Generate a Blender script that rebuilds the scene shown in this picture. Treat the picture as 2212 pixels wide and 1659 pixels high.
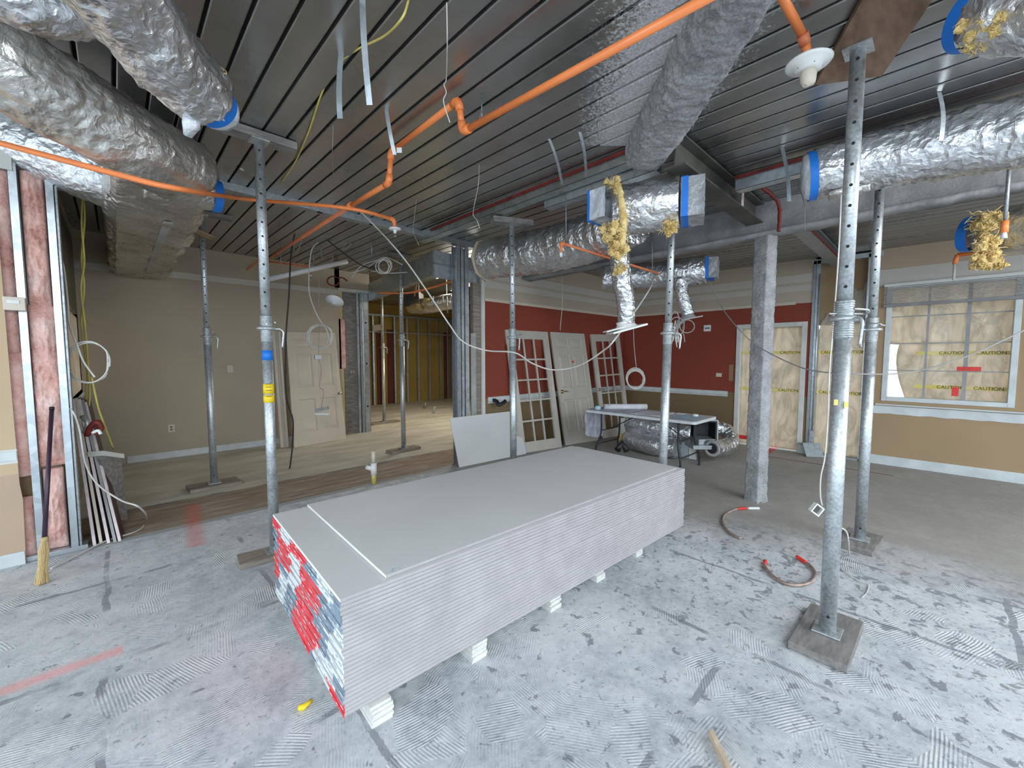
import bpy, bmesh, math, random
import numpy as np
from mathutils import Vector, Matrix, noise, Euler
random.seed(7)
sc = bpy.context.scene
for o in list(bpy.data.objects):
    bpy.data.objects.remove(o)
# ---------------------------------------------------------------- camera, world, exposure
H = 1.6
FPX, CX, CY, HY = 890.0, 1106.0, 829.5, 770.0
PITCH = math.atan((CY - HY) / FPX)
AZ = math.atan((250 - CX) / math.hypot(FPX, CY - HY))
cam = bpy.data.cameras.new('camera'); camo = bpy.data.objects.new('camera', cam)
sc.collection.objects.link(camo); sc.camera = camo
cam.sensor_width = 36.0; cam.lens = FPX / 2212 * 36.0; cam.clip_start = 0.05
camo.location = (0, 0, H); camo.rotation_euler = (math.pi / 2 - PITCH, 0, AZ)
w = bpy.data.worlds.new('daylight'); sc.world = w; w.use_nodes = True
bg = w.node_tree.nodes['Background']; bg.inputs[0].default_value = (0.76, 0.89, 1.0, 1); bg.inputs[1].default_value = 1.9
sc.view_settings.view_transform = 'Standard'; sc.view_settings.look = 'None'
sc.view_settings.gamma = 1.0; sc.view_settings.use_curve_mapping = False
sc.view_settings.exposure = 0.86
sc.cycles.use_denoising = True
sc.cycles.max_bounces = 8; sc.cycles.diffuse_bounces = 5; sc.cycles.transparent_max_bounces = 12

def area(name, loc, rot, sx, sy, power=0, color=(1, 1, 1), portal=False):
    l = bpy.data.lights.new(name, 'AREA'); l.shape = 'RECTANGLE'; l.size = sx; l.size_y = sy
    l.energy = power; l.color = color; l.cycles.is_portal = portal
    o = bpy.data.objects.new(name, l); sc.collection.objects.link(o); o.location = loc; o.rotation_euler = rot
    return o
# portals only guide the sampling of the sky through the open shop front behind the camera
area('portal_front', (2.5, -3.5, 1.7), (math.pi / 2, 0, 0), 11.5, 3.1, portal=True)
area('portal_side', (-3.0, 0.7, 1.7), (math.pi / 2, 0, -math.pi / 2), 8.2, 3.1, portal=True)

area('portal_left_window', (-.45, 6.0, 1.6), (math.pi / 2, 0, -math.pi / 2), 1.6, 1.4, portal=True)
area('portal_right', (8.8, 1.0, 1.6), (math.pi / 2, 0, math.pi / 2), 4.4, 3.0, portal=True)
def aimed(name, loc, tgt, sx, sy, power, color):
    d = (Vector(tgt)-Vector(loc)); o = area(name, loc, d.to_track_quat('-Z', 'Y').to_euler(), sx, sy, power, color); return o
# added fill lights with no fixture, behind the camera and in the rear room
aimed('front_fill_left', (-1.2, -1.4, 3.1), (1.0, 3.2, .6), 1.6, 1.2, 60, (.90,.95,1.0))
aimed('front_fill_right', (3.8, -1.9, 3.1), (4.2, 3.5, .6), 1.6, 1.2, 50, (.97,.98,1.0))
aimed('rear_room_fill', (6.6, 8.2, 3.1), (5.2, 8.4, 0), 1.2, 1.2, 45, (1.0,.90,.70))
aimed('rear_opening_fill', (5.4, 7.2, 3.0), (2.6, 7.2, 0), 1.0, 1.0, 15, (1.0,.94,.82))
# ---------------------------------------------------------------- surveying helpers (photo pixel -> point on a real plane)
_ex = (math.cos(AZ), -math.sin(AZ)); _ey = (math.sin(AZ), math.cos(AZ))
def ray(x, y):
    u = (x - CX) / FPX; v = -(y - CY) / FPX
    b = math.cos(PITCH) + v * math.sin(PITCH); c = -math.sin(PITCH) + v * math.cos(PITCH)
    return Vector((u * _ex[0] + b * _ex[1], u * _ey[0] + b * _ey[1], c))
O = Vector((0, 0, H))
def pz(x, y, z=0.0):
    r = ray(x, y); return O + r * ((z - H) / r.z)
def px(x, y, X):
    r = ray(x, y); return O + r * (X / r.x)
def py(x, y, Y):
    r = ray(x, y); return O + r * (Y / r.y)
def pd(x, y, d):          # at forward distance d
    r = ray(x, y); f = r.x * _ex[1] + r.y * _ey[1]
    return O + r * (d / f)
def cz(X, Y):             # underside of the roof deck, with its slight drainage fall
    return 3.25 + .012 * Y - .012 * X
def pc(x, y, off=0.0):
    r = ray(x, y); t = (3.25 - off - H) / (r.z + .012 * r.x - .012 * r.y); return O + r * t
def fwd(p): return p[0] * _ex[1] + p[1] * _ey[1]

# ---------------------------------------------------------------- object helpers
class MB:
    def __init__(s): s.v = []; s.f = []; s.m = []; s.sm = []
    def add(s, vs, fs, m=0, smooth=False):
        b = len(s.v); s.v += [tuple(v) for v in vs]
        for f in fs: s.f.append(tuple(i + b for i in f)); s.m.append(m); s.sm.append(smooth)
        return s
    def box(s, a, b, m=0):
        x0, x1 = sorted((a[0], b[0])); y0, y1 = sorted((a[1], b[1])); z0, z1 = sorted((a[2], b[2]))
        return s.add([(x0,y0,z0),(x1,y0,z0),(x1,y1,z0),(x0,y1,z0),(x0,y0,z1),(x1,y0,z1),(x1,y1,z1),(x0,y1,z1)],
                     [(0,3,2,1),(4,5,6,7),(0,1,5,4),(1,2,6,5),(2,3,7,6),(3,0,4,7)], m)
    def obox(s, o, u, v, n, m=0):      # corner o and three edge vectors
        o, u, v, n = map(Vector, (o, u, v, n))
        if u.cross(v).dot(n) < 0: u, v = v, u
        p = [o, o+u, o+u+v, o+v]; q = [a + n for a in p]
        return s.add(p + q, [(0,3,2,1),(4,5,6,7),(0,1,5,4),(1,2,6,5),(2,3,7,6),(3,0,4,7)], m)
    def bar(s, a, b, w, h, up=(0,0,1), m=0):
        a, b = Vector(a), Vector(b); d = (b - a).normalized(); up = Vector(up)
        sx = d.cross(up)
        if sx.length < 1e-4: sx = d.cross(Vector((1, 0, 0)))
        sx.normalize(); uz = sx.cross(d).normalized()
        return s.obox(a - sx*w/2 - uz*h/2, sx*w, b - a, uz*h, m)
    def cyl(s, a, b, r, r2=None, n=16, m=0, cap=True, smooth=True):
        return s.tube([a, b], [r, r if r2 is None else r2], n, m, cap, smooth)
    def tube(s, pts, r, n=8, m=0, cap=True, smooth=True, fn=None):
        pts = [Vector(p) for p in pts]
        if not isinstance(r, (list, tuple)): r = [r] * len(pts)
        b = len(s.v); up = None
        for i, p in enumerate(pts):
            t = (pts[min(i+1, len(pts)-1)] - pts[max(i-1, 0)]).normalized()
            if up is None:
                up = Vector((0, 0, 1)) if abs(t.z) < .9 else Vector((1, 0, 0))
            x = t.cross(up)
            if x.length < 1e-5: x = t.cross(Vector((0, 1, 0.3)))
            x.normalize(); up = x.cross(t).normalized()
            for k in range(n):
                a = 2*math.pi*k/n
                rr = r[i] * (fn(i, k, a) if fn else 1)
                s.v.append(tuple(p + (x*math.cos(a) + up*math.sin(a)) * rr))
        for i in range(len(pts)-1):
            for k in range(n):
                s.f.append((b+i*n+k, b+(i+1)*n+k, b+(i+1)*n+(k+1) % n, b+i*n+(k+1) % n)); s.m.append(m); s.sm.append(smooth)
        if cap:
            s.f.append(tuple(b+k for k in range(n))); s.m.append(m); s.sm.append(False)
            e = b+(len(pts)-1)*n
            s.f.append(tuple(e+k for k in reversed(range(n)))); s.m.append(m); s.sm.append(False)
        return s
    def lathe(s, c, prof, n=20, m=0, ax=(0,0,1)):
        ax = Vector(ax).normalized(); x = ax.orthogonal().normalized(); y = ax.cross(x); c = Vector(c); b = len(s.v)
        for (r, h) in prof:
            for k in range(n):
                a = 2*math.pi*k/n; s.v.append(tuple(c + ax*h + (x*math.cos(a)+y*math.sin(a))*max(r, 1e-4)))
        for i in range(len(prof)-1):
            for k in range(n):
                s.f.append((b+i*n+k, b+i*n+(k+1) % n, b+(i+1)*n+(k+1) % n, b+(i+1)*n+k)); s.m.append(m); s.sm.append(True)
        return s
    def grid(s, fn, nu, nv, m=0, smooth=True):
        b = len(s.v)
        for i in range(nu+1):
            for j in range(nv+1): s.v.append(tuple(fn(i/nu, j/nv)))
        for i in range(nu):
            for j in range(nv):
                s.f.append((b+i*(nv+1)+j, b+(i+1)*(nv+1)+j, b+(i+1)*(nv+1)+j+1, b+i*(nv+1)+j+1)); s.m.append(m); s.sm.append(smooth)
        return s
    def slab(s, fn, nu, nv, thick, m=0, smooth=True):     # closed sheet of real thickness from a surface function
        top = {}; n = Vector(thick); b = len(s.v); W = nv+1; N = (nu+1)*W
        for off in (Vector((0,0,0)), n):
            for i in range(nu+1):
                for j in range(nv+1): s.v.append(tuple(Vector(fn(i/nu, j/nv)) + off))
        def F(q): s.f.append(q); s.m.append(m); s.sm.append(smooth)
        for i in range(nu):
            for j in range(nv):
                a = b+i*W+j; F((a, a+1, a+W+1, a+W)); F((a+N, a+N+W, a+N+W+1, a+N+1))
        for i in range(nu):
            for j in (0, nv):
                a = b+i*W+j; F((a, a+W, a+N+W, a+N) if j == 0 else (a+W, a, a+N, a+N+W))
        for j in range(nv):
            for i in (0, nu):
                a = b+i*W+j; F((a+1, a, a+N, a+N+1) if i == 0 else (a, a+1, a+N+1, a+N))
        return s

def wloc(o):
    v = Vector((0, 0, 0))
    while o: v = v + o.location; o = o.parent
    return v
def tag(o, label=None, cat=None, group=None, kind=None):
    if label: o['label'] = label
    if cat: o['category'] = cat
    if group: o['group'] = group
    if kind: o['kind'] = kind
    return o
def build(name, mb, mats, parent=None, local=False, bevel=0, label=None, fix=True):
    """one mesh object; vertices are given in world space unless local"""
    me = bpy.data.meshes.new(name)
    if local: loc = Vector((0, 0, 0)); off = loc
    elif parent: loc = Vector((0, 0, 0)); off = wloc(parent)
    else:
        xs = [v[0] for v in mb.v]; ys = [v[1] for v in mb.v]; zs = [v[2] for v in mb.v]
        loc = Vector(((min(xs)+max(xs))/2, (min(ys)+max(ys))/2, min(zs))); off = loc
    me.from_pydata([(v[0]-off.x, v[1]-off.y, v[2]-off.z) for v in mb.v], [], mb.f)
    for m in (mats if isinstance(mats, (list, tuple)) else [mats]): me.materials.append(m)
    me.polygons.foreach_set('material_index', mb.m); me.polygons.foreach_set('use_smooth', mb.sm)
    me.update()
    if fix:
        bm = bmesh.new(); bm.from_mesh(me); bmesh.ops.recalc_face_normals(bm, faces=bm.faces); bm.to_mesh(me); bm.free()
    o = bpy.data.objects.new(name, me); sc.collection.objects.link(o)
    o.location = loc
    if parent: o.parent = parent
    if bevel:
        b = o.modifiers.new('bevel', 'BEVEL'); b.width = bevel; b.segments = 2; b.limit_method = 'ANGLE'
    if label: o['label'] = label
    return o
def thing(name, label, cat, loc=(0,0,0), group=None, rot=None):
    o = bpy.data.objects.new(name, None); o.empty_display_size = .1; sc.collection.objects.link(o); o.location = Vector(loc)
    if rot: o.rotation_euler = rot
    return tag(o, label, cat, group)
def struct(name, mb, mats, parent=None, **k):
    o = build(name, mb, mats, parent, **k)
    if not parent: o['kind'] = 'structure'
    return o
def sroot(name, loc=(0,0,0)):
    o = bpy.data.objects.new(name, None); sc.collection.objects.link(o); o.location = Vector(loc); o['kind'] = 'structure'; return o
def copy_tree(o, loc=None, parent=None):
    c = o.copy(); sc.collection.objects.link(c)
    if parent: c.parent = parent
    if loc is not None: c.location = loc
    for ch in list(o.children): copy_tree(ch, None, c)
    return c
def spline(pts, n=8):
    pts = [Vector(p) for p in pts]
    if len(pts) < 3: return pts
    P = [2*pts[0]-pts[1]] + pts + [2*pts[-1]-pts[-2]]; out = []
    for i in range(1, len(P)-2):
        for k in range(n):
            t = k/n; a, b, c, d = P[i-1:i+3]
            out.append(.5*((2*b) + (c-a)*t + (2*a-5*b+4*c-d)*t*t + (3*b-a-3*c+d)*t*t*t))
    out.append(pts[-1]); return out

# ---------------------------------------------------------------- materials
class NT:
    def __init__(s, name):
        s.mat = bpy.data.materials.new(name); s.mat.use_nodes = True; s.t = s.mat.node_tree; s.n = s.t.nodes
        s.b = s.n['Principled BSDF']; s.out = s.n['Material Output']
    def new(s, typ, **k):
        nd = s.n.new(typ)
        for a, v in k.items():
            if a.startswith('i_'):
                key = a[2:]; key = int(key) if key.isdigit() else key.replace('_', ' ')
                nd.inputs[key].default_value = v
            else: setattr(nd, a, v)
        return nd
    def link(s, a, b): s.t.links.new(a, b)
    def co(s, obj=False):
        if obj: return s.new('ShaderNodeTexCoord').outputs['Object']
        return s.new('ShaderNodeNewGeometry').outputs['Position']
    def noise(s, vec, scale=5, detail=3, rough=.5, out='Fac', dist=0):
        n = s.new('ShaderNodeTexNoise'); n.inputs['Scale'].default_value = scale; n.inputs['Detail'].default_value = detail
        n.inputs['Roughness'].default_value = rough; n.inputs['Distortion'].default_value = dist
        if vec: s.link(vec, n.inputs['Vector'])
        return n.outputs[out]
    def ramp(s, fac, stops, interp='LINEAR'):
        r = s.new('ShaderNodeValToRGB'); s.link(fac, r.inputs[0]); cr = r.color_ramp; cr.interpolation = interp
        while len(cr.elements) < len(stops): cr.elements.new(.5)
        for e, (p, c) in zip(cr.elements, stops):
            e.position = p; e.color = (c, c, c, 1) if not isinstance(c, (tuple, list)) else (*c[:3], 1)
        return r.outputs[0]
    def mix(s, fac, a, b, mode='MIX'):
        m = s.new('ShaderNodeMix', data_type='RGBA', blend_type=mode)
        for sock, v in ((m.inputs[0], fac), (m.inputs[6], a), (m.inputs[7], b)):
            if hasattr(v, 'is_linked') or hasattr(v, 'links'): s.link(v, sock)
            elif isinstance(v, (tuple, list)): sock.default_value = (*v[:3], 1)
            else: sock.default_value = v
        return m.outputs[2]
    def math(s, op, a, b=0, c=None):
        m = s.new('ShaderNodeMath', operation=op)
        for i, v in enumerate((a, b) if c is None else (a, b, c)):
            if hasattr(v, 'links'): s.link(v, m.inputs[i])
            else: m.inputs[i].default_value = v
        return m.outputs[0]
    def sep(s, vec):
        n = s.new('ShaderNodeSeparateXYZ'); s.link(vec, n.inputs[0]); return n.outputs
    def comb(s, x, y, z=0):
        n = s.new('ShaderNodeCombineXYZ')
        for i, v in enumerate((x, y, z)):
            if hasattr(v, 'links'): s.link(v, n.inputs[i])
            else: n.inputs[i].default_value = v
        return n.outputs[0]
    def scale(s, vec, sx, sy, sz):
        n = s.new('ShaderNodeMapping'); s.link(vec, n.inputs[0]); n.inputs['Scale'].default_value = (sx, sy, sz); return n.outputs[0]
    def bump(s, h, strength=.3, dist=.01):
        n = s.new('ShaderNodeBump'); n.inputs['Strength'].default_value = strength; n.inputs['Distance'].default_value = dist
        s.link(h, n.inputs['Height']); s.link(n.outputs[0], s.b.inputs['Normal']); return n
    def set(s, **k):
        for a, v in k.items():
            sock = s.b.inputs[a.replace('_', ' ')]
            if hasattr(v, 'links'): s.link(v, sock)
            elif isinstance(v, (tuple, list)): sock.default_value = (*v[:3], 1)
            else: sock.default_value = v
        return s
def mat(name, col, rough=.6, metal=0, var=.08, scale=6, bump=0, bscale=60, bdist=.004, obj=False, stretch=None, col2=None, detail=4):
    t = NT(name); c = t.co(obj)
    if stretch: c = t.scale(c, *stretch)
    n = t.noise(c, scale, detail)
    c2 = col2 or tuple(min(1, x*(1+2*var)) for x in col)
    c1 = tuple(x*(1-2*var) for x in col) if not col2 else col
    t.set(Base_Color=t.ramp(n, [(.3, c1), (.7, c2)]), Roughness=rough, Metallic=metal)
    if bump: t.bump(t.noise(c, bscale, 3), bump, bdist)
    return t.mat
# ---- material library
M = {}
M['cream'] = mat('cream_paint', (.50,.42,.31), .7, var=.04, scale=1.5, bump=.15, bscale=120)
M['white'] = mat('white_paint', (.66,.66,.62), .5, var=.05, scale=4)
M['trimwhite'] = mat('trim_white', (.62,.66,.66), .45, var=.06, scale=5)
M['plastic_white'] = mat('white_plastic', (.75,.75,.73), .35, var=.02)
M['doorpaint'] = mat('door_paint', (.62,.55,.45), .45, var=.03, scale=3)
M['doorpaint2'] = mat('door_paint_grey', (.50,.46,.40), .45, var=.04, scale=3)
M['galv'] = None
def galv(name, base=(.50,.53,.54), rough=.40, metal=.7, sp=.20, scale=40, stretch=None):
    t = NT(name); c = t.co()
    if stretch: c = t.scale(c, *stretch)
    v = t.new('ShaderNodeTexVoronoi'); v.inputs['Scale'].default_value = scale*2; t.link(c, v.inputs['Vector'])
    g = t.sep(v.outputs['Color'])[0]
    n = t.noise(c, scale*.35, 4, .6)
    f = t.math('ADD', t.math('MULTIPLY', g, .4), t.math('MULTIPLY', n, .6))
    lo = tuple(x*(1-sp) for x in base); hi = tuple(min(1, x*(1+sp)) for x in base)
    t.set(Base_Color=t.ramp(f, [(.25, lo), (.7, hi)]), Metallic=metal, Roughness=t.ramp(n, [(.3, rough-.08), (.7, rough+.15)]))
    t.bump(n, .12, .004); return t.mat
M['galv'] = galv('galvanised_steel')
M['galvdark'] = galv('galvanised_dark', (.36,.385,.40), .42, .7)
M['stud'] = galv('stud_steel', (.50,.55,.58), .34, .75, .15, 10)
M['track'] = galv('track_steel', (.42,.46,.45), .3, .8, .15, 6)
# roof deck
def deck():
    t = NT('deck_metal'); c = t.co()
    n = t.noise(t.scale(c, 2.2, .35, 1), 1.6, 3); m = t.noise(c, 9, 4)
    f = t.math('ADD', t.math('MULTIPLY', n, .75), t.math('MULTIPLY', m, .25))
    base = t.ramp(f, [(.3, (.29,.295,.29)), (.55, (.39,.39,.38)), (.75, (.50,.495,.475))])
    # overspray of fireproofing beside the diagonal beam: line through (3.1,1.55) and (2.0,.5)
    x, y, z = t.sep(c)
    d = t.math('ABSOLUTE', t.math('ADD', t.math('SUBTRACT', t.math('MULTIPLY', x, .70), t.math('MULTIPLY', y, .714)), -.80))
    along = t.math('ADD', t.math('MULTIPLY', x, .714), t.math('MULTIPLY', y, .70))
    ends = t.ramp(along, [(.0, 1), (1, 1)])
    side = t.math('LESS_THAN', along, 3.35)
    side = t.math('MULTIPLY', side, t.math('GREATER_THAN', along, -2))
    nn = t.noise(c, 55, 4, .7)
    mask = t.math('MULTIPLY', t.ramp(t.math('ADD', t.math('SUBTRACT', .66, t.math('MULTIPLY', d, .9)), t.math('MULTIPLY', t.math('SUBTRACT', nn, .5), .9)), [(.32, 0), (.46, 1)]), side)
    spray = t.ramp(t.noise(c, 90, 5, .7), [(.3, (.30,.30,.305)), (.7, (.72,.72,.73))])
    t.set(Base_Color=t.mix(mask, base, spray), Metallic=t.math('MULTIPLY', t.math('SUBTRACT', 1, mask), .85),
          Roughness=t.math('ADD', t.ramp(f, [(.3, .24), (.7, .36)]), t.math('MULTIPLY', mask, .6)))
    t.bump(t.math('ADD', t.math('MULTIPLY', t.noise(t.scale(c, 1, .4, 1), 7, 2), .5), t.math('MULTIPLY', t.math('MULTIPLY', t.noise(c, 60, 4), mask), .4)), .25, .012)
    return t.mat
M['deck'] = deck()
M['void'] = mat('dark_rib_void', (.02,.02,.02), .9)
def fireproof():
    t = NT('sprayed_fireproofing'); c = t.co(); n = t.noise(c, 75, 6, .8); n2 = t.noise(c, 7, 3)
    t.set(Base_Color=t.ramp(t.math('ADD', t.math('MULTIPLY', n, .7), t.math('MULTIPLY', n2, .3)), [(.34, (.20,.20,.21)), (.48, (.42,.42,.43)), (.62, (.66,.66,.66))]), Roughness=.95)
    t.bump(n, 1.0, .012); return t.mat
M['fire'] = fireproof()
M['firedark'] = mat('dusty_fireproofing', (.22,.22,.225), .9, col2=(.38,.38,.385), scale=4, bump=.5, bscale=40, bdist=.01)
M['beam'] = mat('primed_beam', (.045,.043,.035), .6, col2=(.12,.12,.10), scale=3, bump=.2)
def foil(name='foil', tint=(.84,.85,.87), rough=.22, bs=.55, vs=12):
    t = NT(name); c = t.co()
    v = t.new('ShaderNodeTexVoronoi', feature='F1'); v.inputs['Scale'].default_value = vs
    w1 = t.noise(c, 6, 3, .5, 'Color'); vm = t.new('ShaderNodeVectorMath', operation='MULTIPLY_ADD')
    t.link(w1, vm.inputs[0]); vm.inputs[1].default_value = (.35,.35,.35); t.link(c, vm.inputs[2]); t.link(vm.outputs[0], v.inputs['Vector'])
    n = t.noise(vm.outputs[0], 14, 4, .6); nd = t.noise(c, 2.5, 3)
    h = t.math('ADD', t.math('MULTIPLY', v.outputs['Distance'], .8), t.math('MULTIPLY', n, .7))
    t.set(Base_Color=t.ramp(nd, [(.3, tuple(x*.72 for x in tint)), (.65, tint)]), Metallic=.92, Roughness=t.ramp(nd, [(.35, rough), (.65, rough+.14)]))
    t.bump(h, bs, .03); return t.mat
M['foil'] = foil()
M['foilwarm'] = foil('foil_dusty', (.72,.70,.66), .26, .5, 9)
M['foilflex'] = foil('foil_flex', (.80,.81,.82), .2, .6)
M['grey_wrap'] = mat('plastic_film_grey', (.34,.35,.36), .3, var=.1, scale=9, bump=.6, bscale=16, bdist=.03)
M['film'] = mat('clear_film', (.55,.57,.60), .18, var=.15, scale=6, bump=.9, bscale=14, bdist=.03)
M['bluetape'] = mat('blue_tape', (.01,.17,.62), .5, var=.05)
M['blacktape'] = mat('black', (.012,.012,.014), .5)
M['yellowins'] = mat('yellow_fibreglass', (.55,.38,.12), .95, col2=(.85,.66,.32), scale=14, bump=.9, bscale=45, bdist=.02)
def pink():
    t = NT('pink_fibreglass'); c = t.co(); n = t.noise(c, 5, 5, .6); n2 = t.noise(c, 38, 4, .7)
    f = t.math('ADD', t.math('MULTIPLY', n, .75), t.math('MULTIPLY', n2, .25))
    t.set(Base_Color=t.ramp(f, [(.30, (.36,.14,.11)), (.42, (.70,.36,.30)), (.55, (.86,.54,.47)), (.70, (.90,.70,.66))]), Roughness=.95)
    t.bump(n2, .8, .02); return t.mat
M['pink'] = pink()
M['drywall'] = mat('drywall_paper_grey', (.63,.63,.625), .7, var=.02, scale=2)
M['drywalledge'] = mat('drywall_edge', (.40,.375,.38), .8, var=.05, scale=7)
M['gypsum'] = mat('gypsum_core', (.82,.81,.78), .85, var=.03)
M['sheetred'] = mat('tape_red', (.80,.06,.08), .55, var=.1, scale=20)
M['sheetwhite'] = mat('tape_white', (.72,.76,.77), .6, var=.05, scale=20)
M['sheetblue'] = mat('tape_slate', (.22,.29,.37), .6, var=.12, scale=20)
M['wood'] = mat('weathered_wood', (.19,.155,.12), .8, col2=(.34,.29,.24), scale=3, stretch=(1,9,9), bump=.3, bscale=12)
M['woodgrey'] = mat('grey_wood', (.15,.14,.13), .85, col2=(.28,.26,.245), scale=4, stretch=(2,8,8), bump=.3, bscale=12)
M['woodrust'] = mat('stained_plywood', (.13,.075,.045), .8, col2=(.25,.16,.11), scale=3, stretch=(2,6,6))
M['woodlight'] = mat('fresh_wood', (.48,.36,.25), .7, col2=(.62,.5,.38), scale=3, stretch=(1,8,8))
M['orange'] = mat('orange_cpvc', (.86,.245,.07), .38, var=.05, scale=3)
M['orangedull'] = mat('orange_pipe_dusty', (.72,.21,.09), .5, var=.07, scale=4)
M['redprimer'] = mat('red_primer', (.17,.02,.015), .6, var=.2, scale=10)
M['redplastic'] = mat('red_plastic', (.72,.04,.03), .5)
M['yellowtape'] = mat('yellow_sticker', (.88,.62,.02), .5)
M['cable'] = mat('white_cable', (.62,.60,.56), .5)
M['cablegrey'] = mat('grey_cable', (.30,.29,.27), .5)
M['cableyellow'] = mat('yellow_cable', (.62,.52,.14), .5, var=.1)
M['cableblack'] = mat('black_cable', (.015,.015,.015), .5)
M['brass'] = mat('brass', (.5,.36,.16), .3, 1)
M['chrome'] = mat('satin_nickel', (.6,.58,.54), .3, 1)
M['copper'] = mat('copper_dusty', (.34,.22,.17), .5, .5, col2=(.48,.42,.39), scale=18)
M['card'] = mat('brown_gypsum_paper', (.22,.14,.07), .8, col2=(.33,.22,.12), scale=3, obj=False)
M['olive'] = mat('olive_paper', (.30,.20,.045), .85, col2=(.40,.27,.07), scale=1.3)
M['darkred'] = mat('dark_red_paper', (.14,.03,.02), .8)
M['straw'] = mat('broom_straw', (.45,.32,.14), .9, col2=(.62,.47,.25), scale=30, stretch=(8,8,1))
M['purple'] = mat('dark_purple_handle', (.04,.02,.04), .35)
M['maroon'] = mat('maroon_board_face', (.045,.008,.012), .35)
M['pinkedge'] = mat('pinkish_white_edge', (.72,.62,.62), .6, var=.06, scale=15)
M['greytrim'] = mat('grey_strip_end', (.33,.33,.33), .7)
M['boxgrey'] = mat('grey_panel', (.40,.40,.38), .6)
M['tabletop'] = mat('white_table_plastic', (.66,.68,.70), .4, var=.03)
M['tableleg'] = mat('black_leg_tube', (.03,.032,.036), .4, .3)
M['cloth'] = mat('dusty_white_sheet', (.50,.50,.55), .85, var=.12, scale=8, bump=.3, bscale=25)
M['paper'] = mat('white_paper', (.70,.69,.73), .8)
M['paperblue'] = mat('pale_blue_wrapper', (.42,.60,.72), .6)
M['fixture'] = mat('white_glass_shade', (.72,.74,.75), .3)
M['boxmetal'] = mat('junction_steel', (.42,.43,.42), .45, .6)
M['concblock'] = mat('drywall_scrap', (.66,.65,.62), .9, var=.06, scale=20)
M['socket'] = mat('socket_slots', (.08,.08,.08), .6)
M['blind'] = mat('blind_slat', (.50,.47,.45), .5)
M['blindrail'] = mat('blind_bottom_rail', (.26,.25,.26), .5)
M['ink'] = mat('ink', (.05,.045,.03), .7)
def glass():
    t = NT('glass'); t.set(Base_Color=(.95,.97,.96), Roughness=.03, Transmission_Weight=1.0, IOR=1.02, Alpha=.35); return t.mat
M['glass'] = glass()
def plastic_sheet(name='poly_sheet', col=(.87,.76,.62), transl=.62):
    t = NT(name); c = t.co()
    n = t.noise(t.scale(c, 1, 1, .45), 2.6, 4, .5, dist=1.2); n2 = t.noise(c, 1.2, 2)
    rr = t.math('ABSOLUTE', t.math('SUBTRACT', t.noise(t.scale(c, 1, 2.2, .9), 1.7, 4, .55, dist=1.6), .5))
    fold = t.ramp(rr, [(.0, .80), (.05, .91), (.12, .97), (.2, 1.0)])  # wrinkle shading painted into the sheet colour as darker fold lines
    colr = t.mix(1.0, t.ramp(n, [(.3, tuple(x*.80 for x in col)), (.7, col)]), fold, 'MULTIPLY')
    d = t.new('ShaderNodeBsdfDiffuse'); tr = t.new('ShaderNodeBsdfTranslucent'); g = t.new('ShaderNodeBsdfGlossy', i_Roughness=.35)
    t.link(colr, d.inputs[0]); t.link(colr, tr.inputs[0])
    b = t.new('ShaderNodeBump'); b.inputs['Strength'].default_value = .8; b.inputs['Distance'].default_value = .05; t.link(n, b.inputs['Height'])
    for s in (d, tr, g): t.link(b.outputs[0], s.inputs['Normal'])
    m1 = t.new('ShaderNodeMixShader'); m1.inputs[0].default_value = transl; t.link(d.outputs[0], m1.inputs[1]); t.link(tr.outputs[0], m1.inputs[2])
    m2 = t.new('ShaderNodeMixShader'); m2.inputs[0].default_value = .06; t.link(m1.outputs[0], m2.inputs[1]); t.link(g.outputs[0], m2.inputs[2])
    t.link(m2.outputs[0], t.out.inputs[0]); t.n.remove(t.b); return t.mat
M['poly'] = plastic_sheet()
def zoned(name, axis_note='z', bands=()):
    """painted drywall: flat paint colours by height (metres above floor)"""
    t = NT(name); c = t.co(); z = t.sep(c)[2]
    nn = t.math('MULTIPLY', t.math('SUBTRACT', t.noise(c, 9, 3), .5), .02)
    zz = t.math('DIVIDE', t.math('ADD', z, nn), 4.0)
    stops = [(b[0]/4.0, b[1]) for b in bands]
    base = t.ramp(zz, stops, 'CONSTANT')
    v = t.ramp(t.noise(c, 1.3, 4), [(.3, .90), (.7, 1.0)])
    t.set(Base_Color=t.mix(1.0, base, v, 'MULTIPLY'), Roughness=.7)
    t.bump(t.noise(c, 110, 3), .12, .004); return t.mat
RED = (.255,.045,.022); BRN = (.21,.14,.07); CR = (.52,.45,.35); PUT = (.60,.56,.50); CRE2 = (.47,.36,.26)
M['wall_redzone'] = zoned('painted_wall_red', bands=[(0, BRN), (.93, RED), (2.455, CR), (2.66, PUT), (2.76, CR), (2.80, PUT), (2.93, (.50,.42,.31))])
M['wall_beige'] = zoned('painted_wall_beige', bands=[(0, (.47,.395,.30)), (2.82, PUT), (2.92, (.44,.37,.28))])
M['wall_tan'] = zoned('painted_wall_tan', bands=[(0, (.42,.285,.16)), (2.05, (.44,.305,.18)), (2.62, PUT), (2.85, CRE2)])
M['wall_lefttan'] = zoned('painted_wall_left_tan', bands=[(0, (.50,.36,.25)), (.7, (.58,.43,.27)), (2.4, (.60,.58,.52))])
M['wall_side'] = mat('side_wall_paint', (.20,.175,.12), .75, var=.1, scale=1.5)

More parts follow.
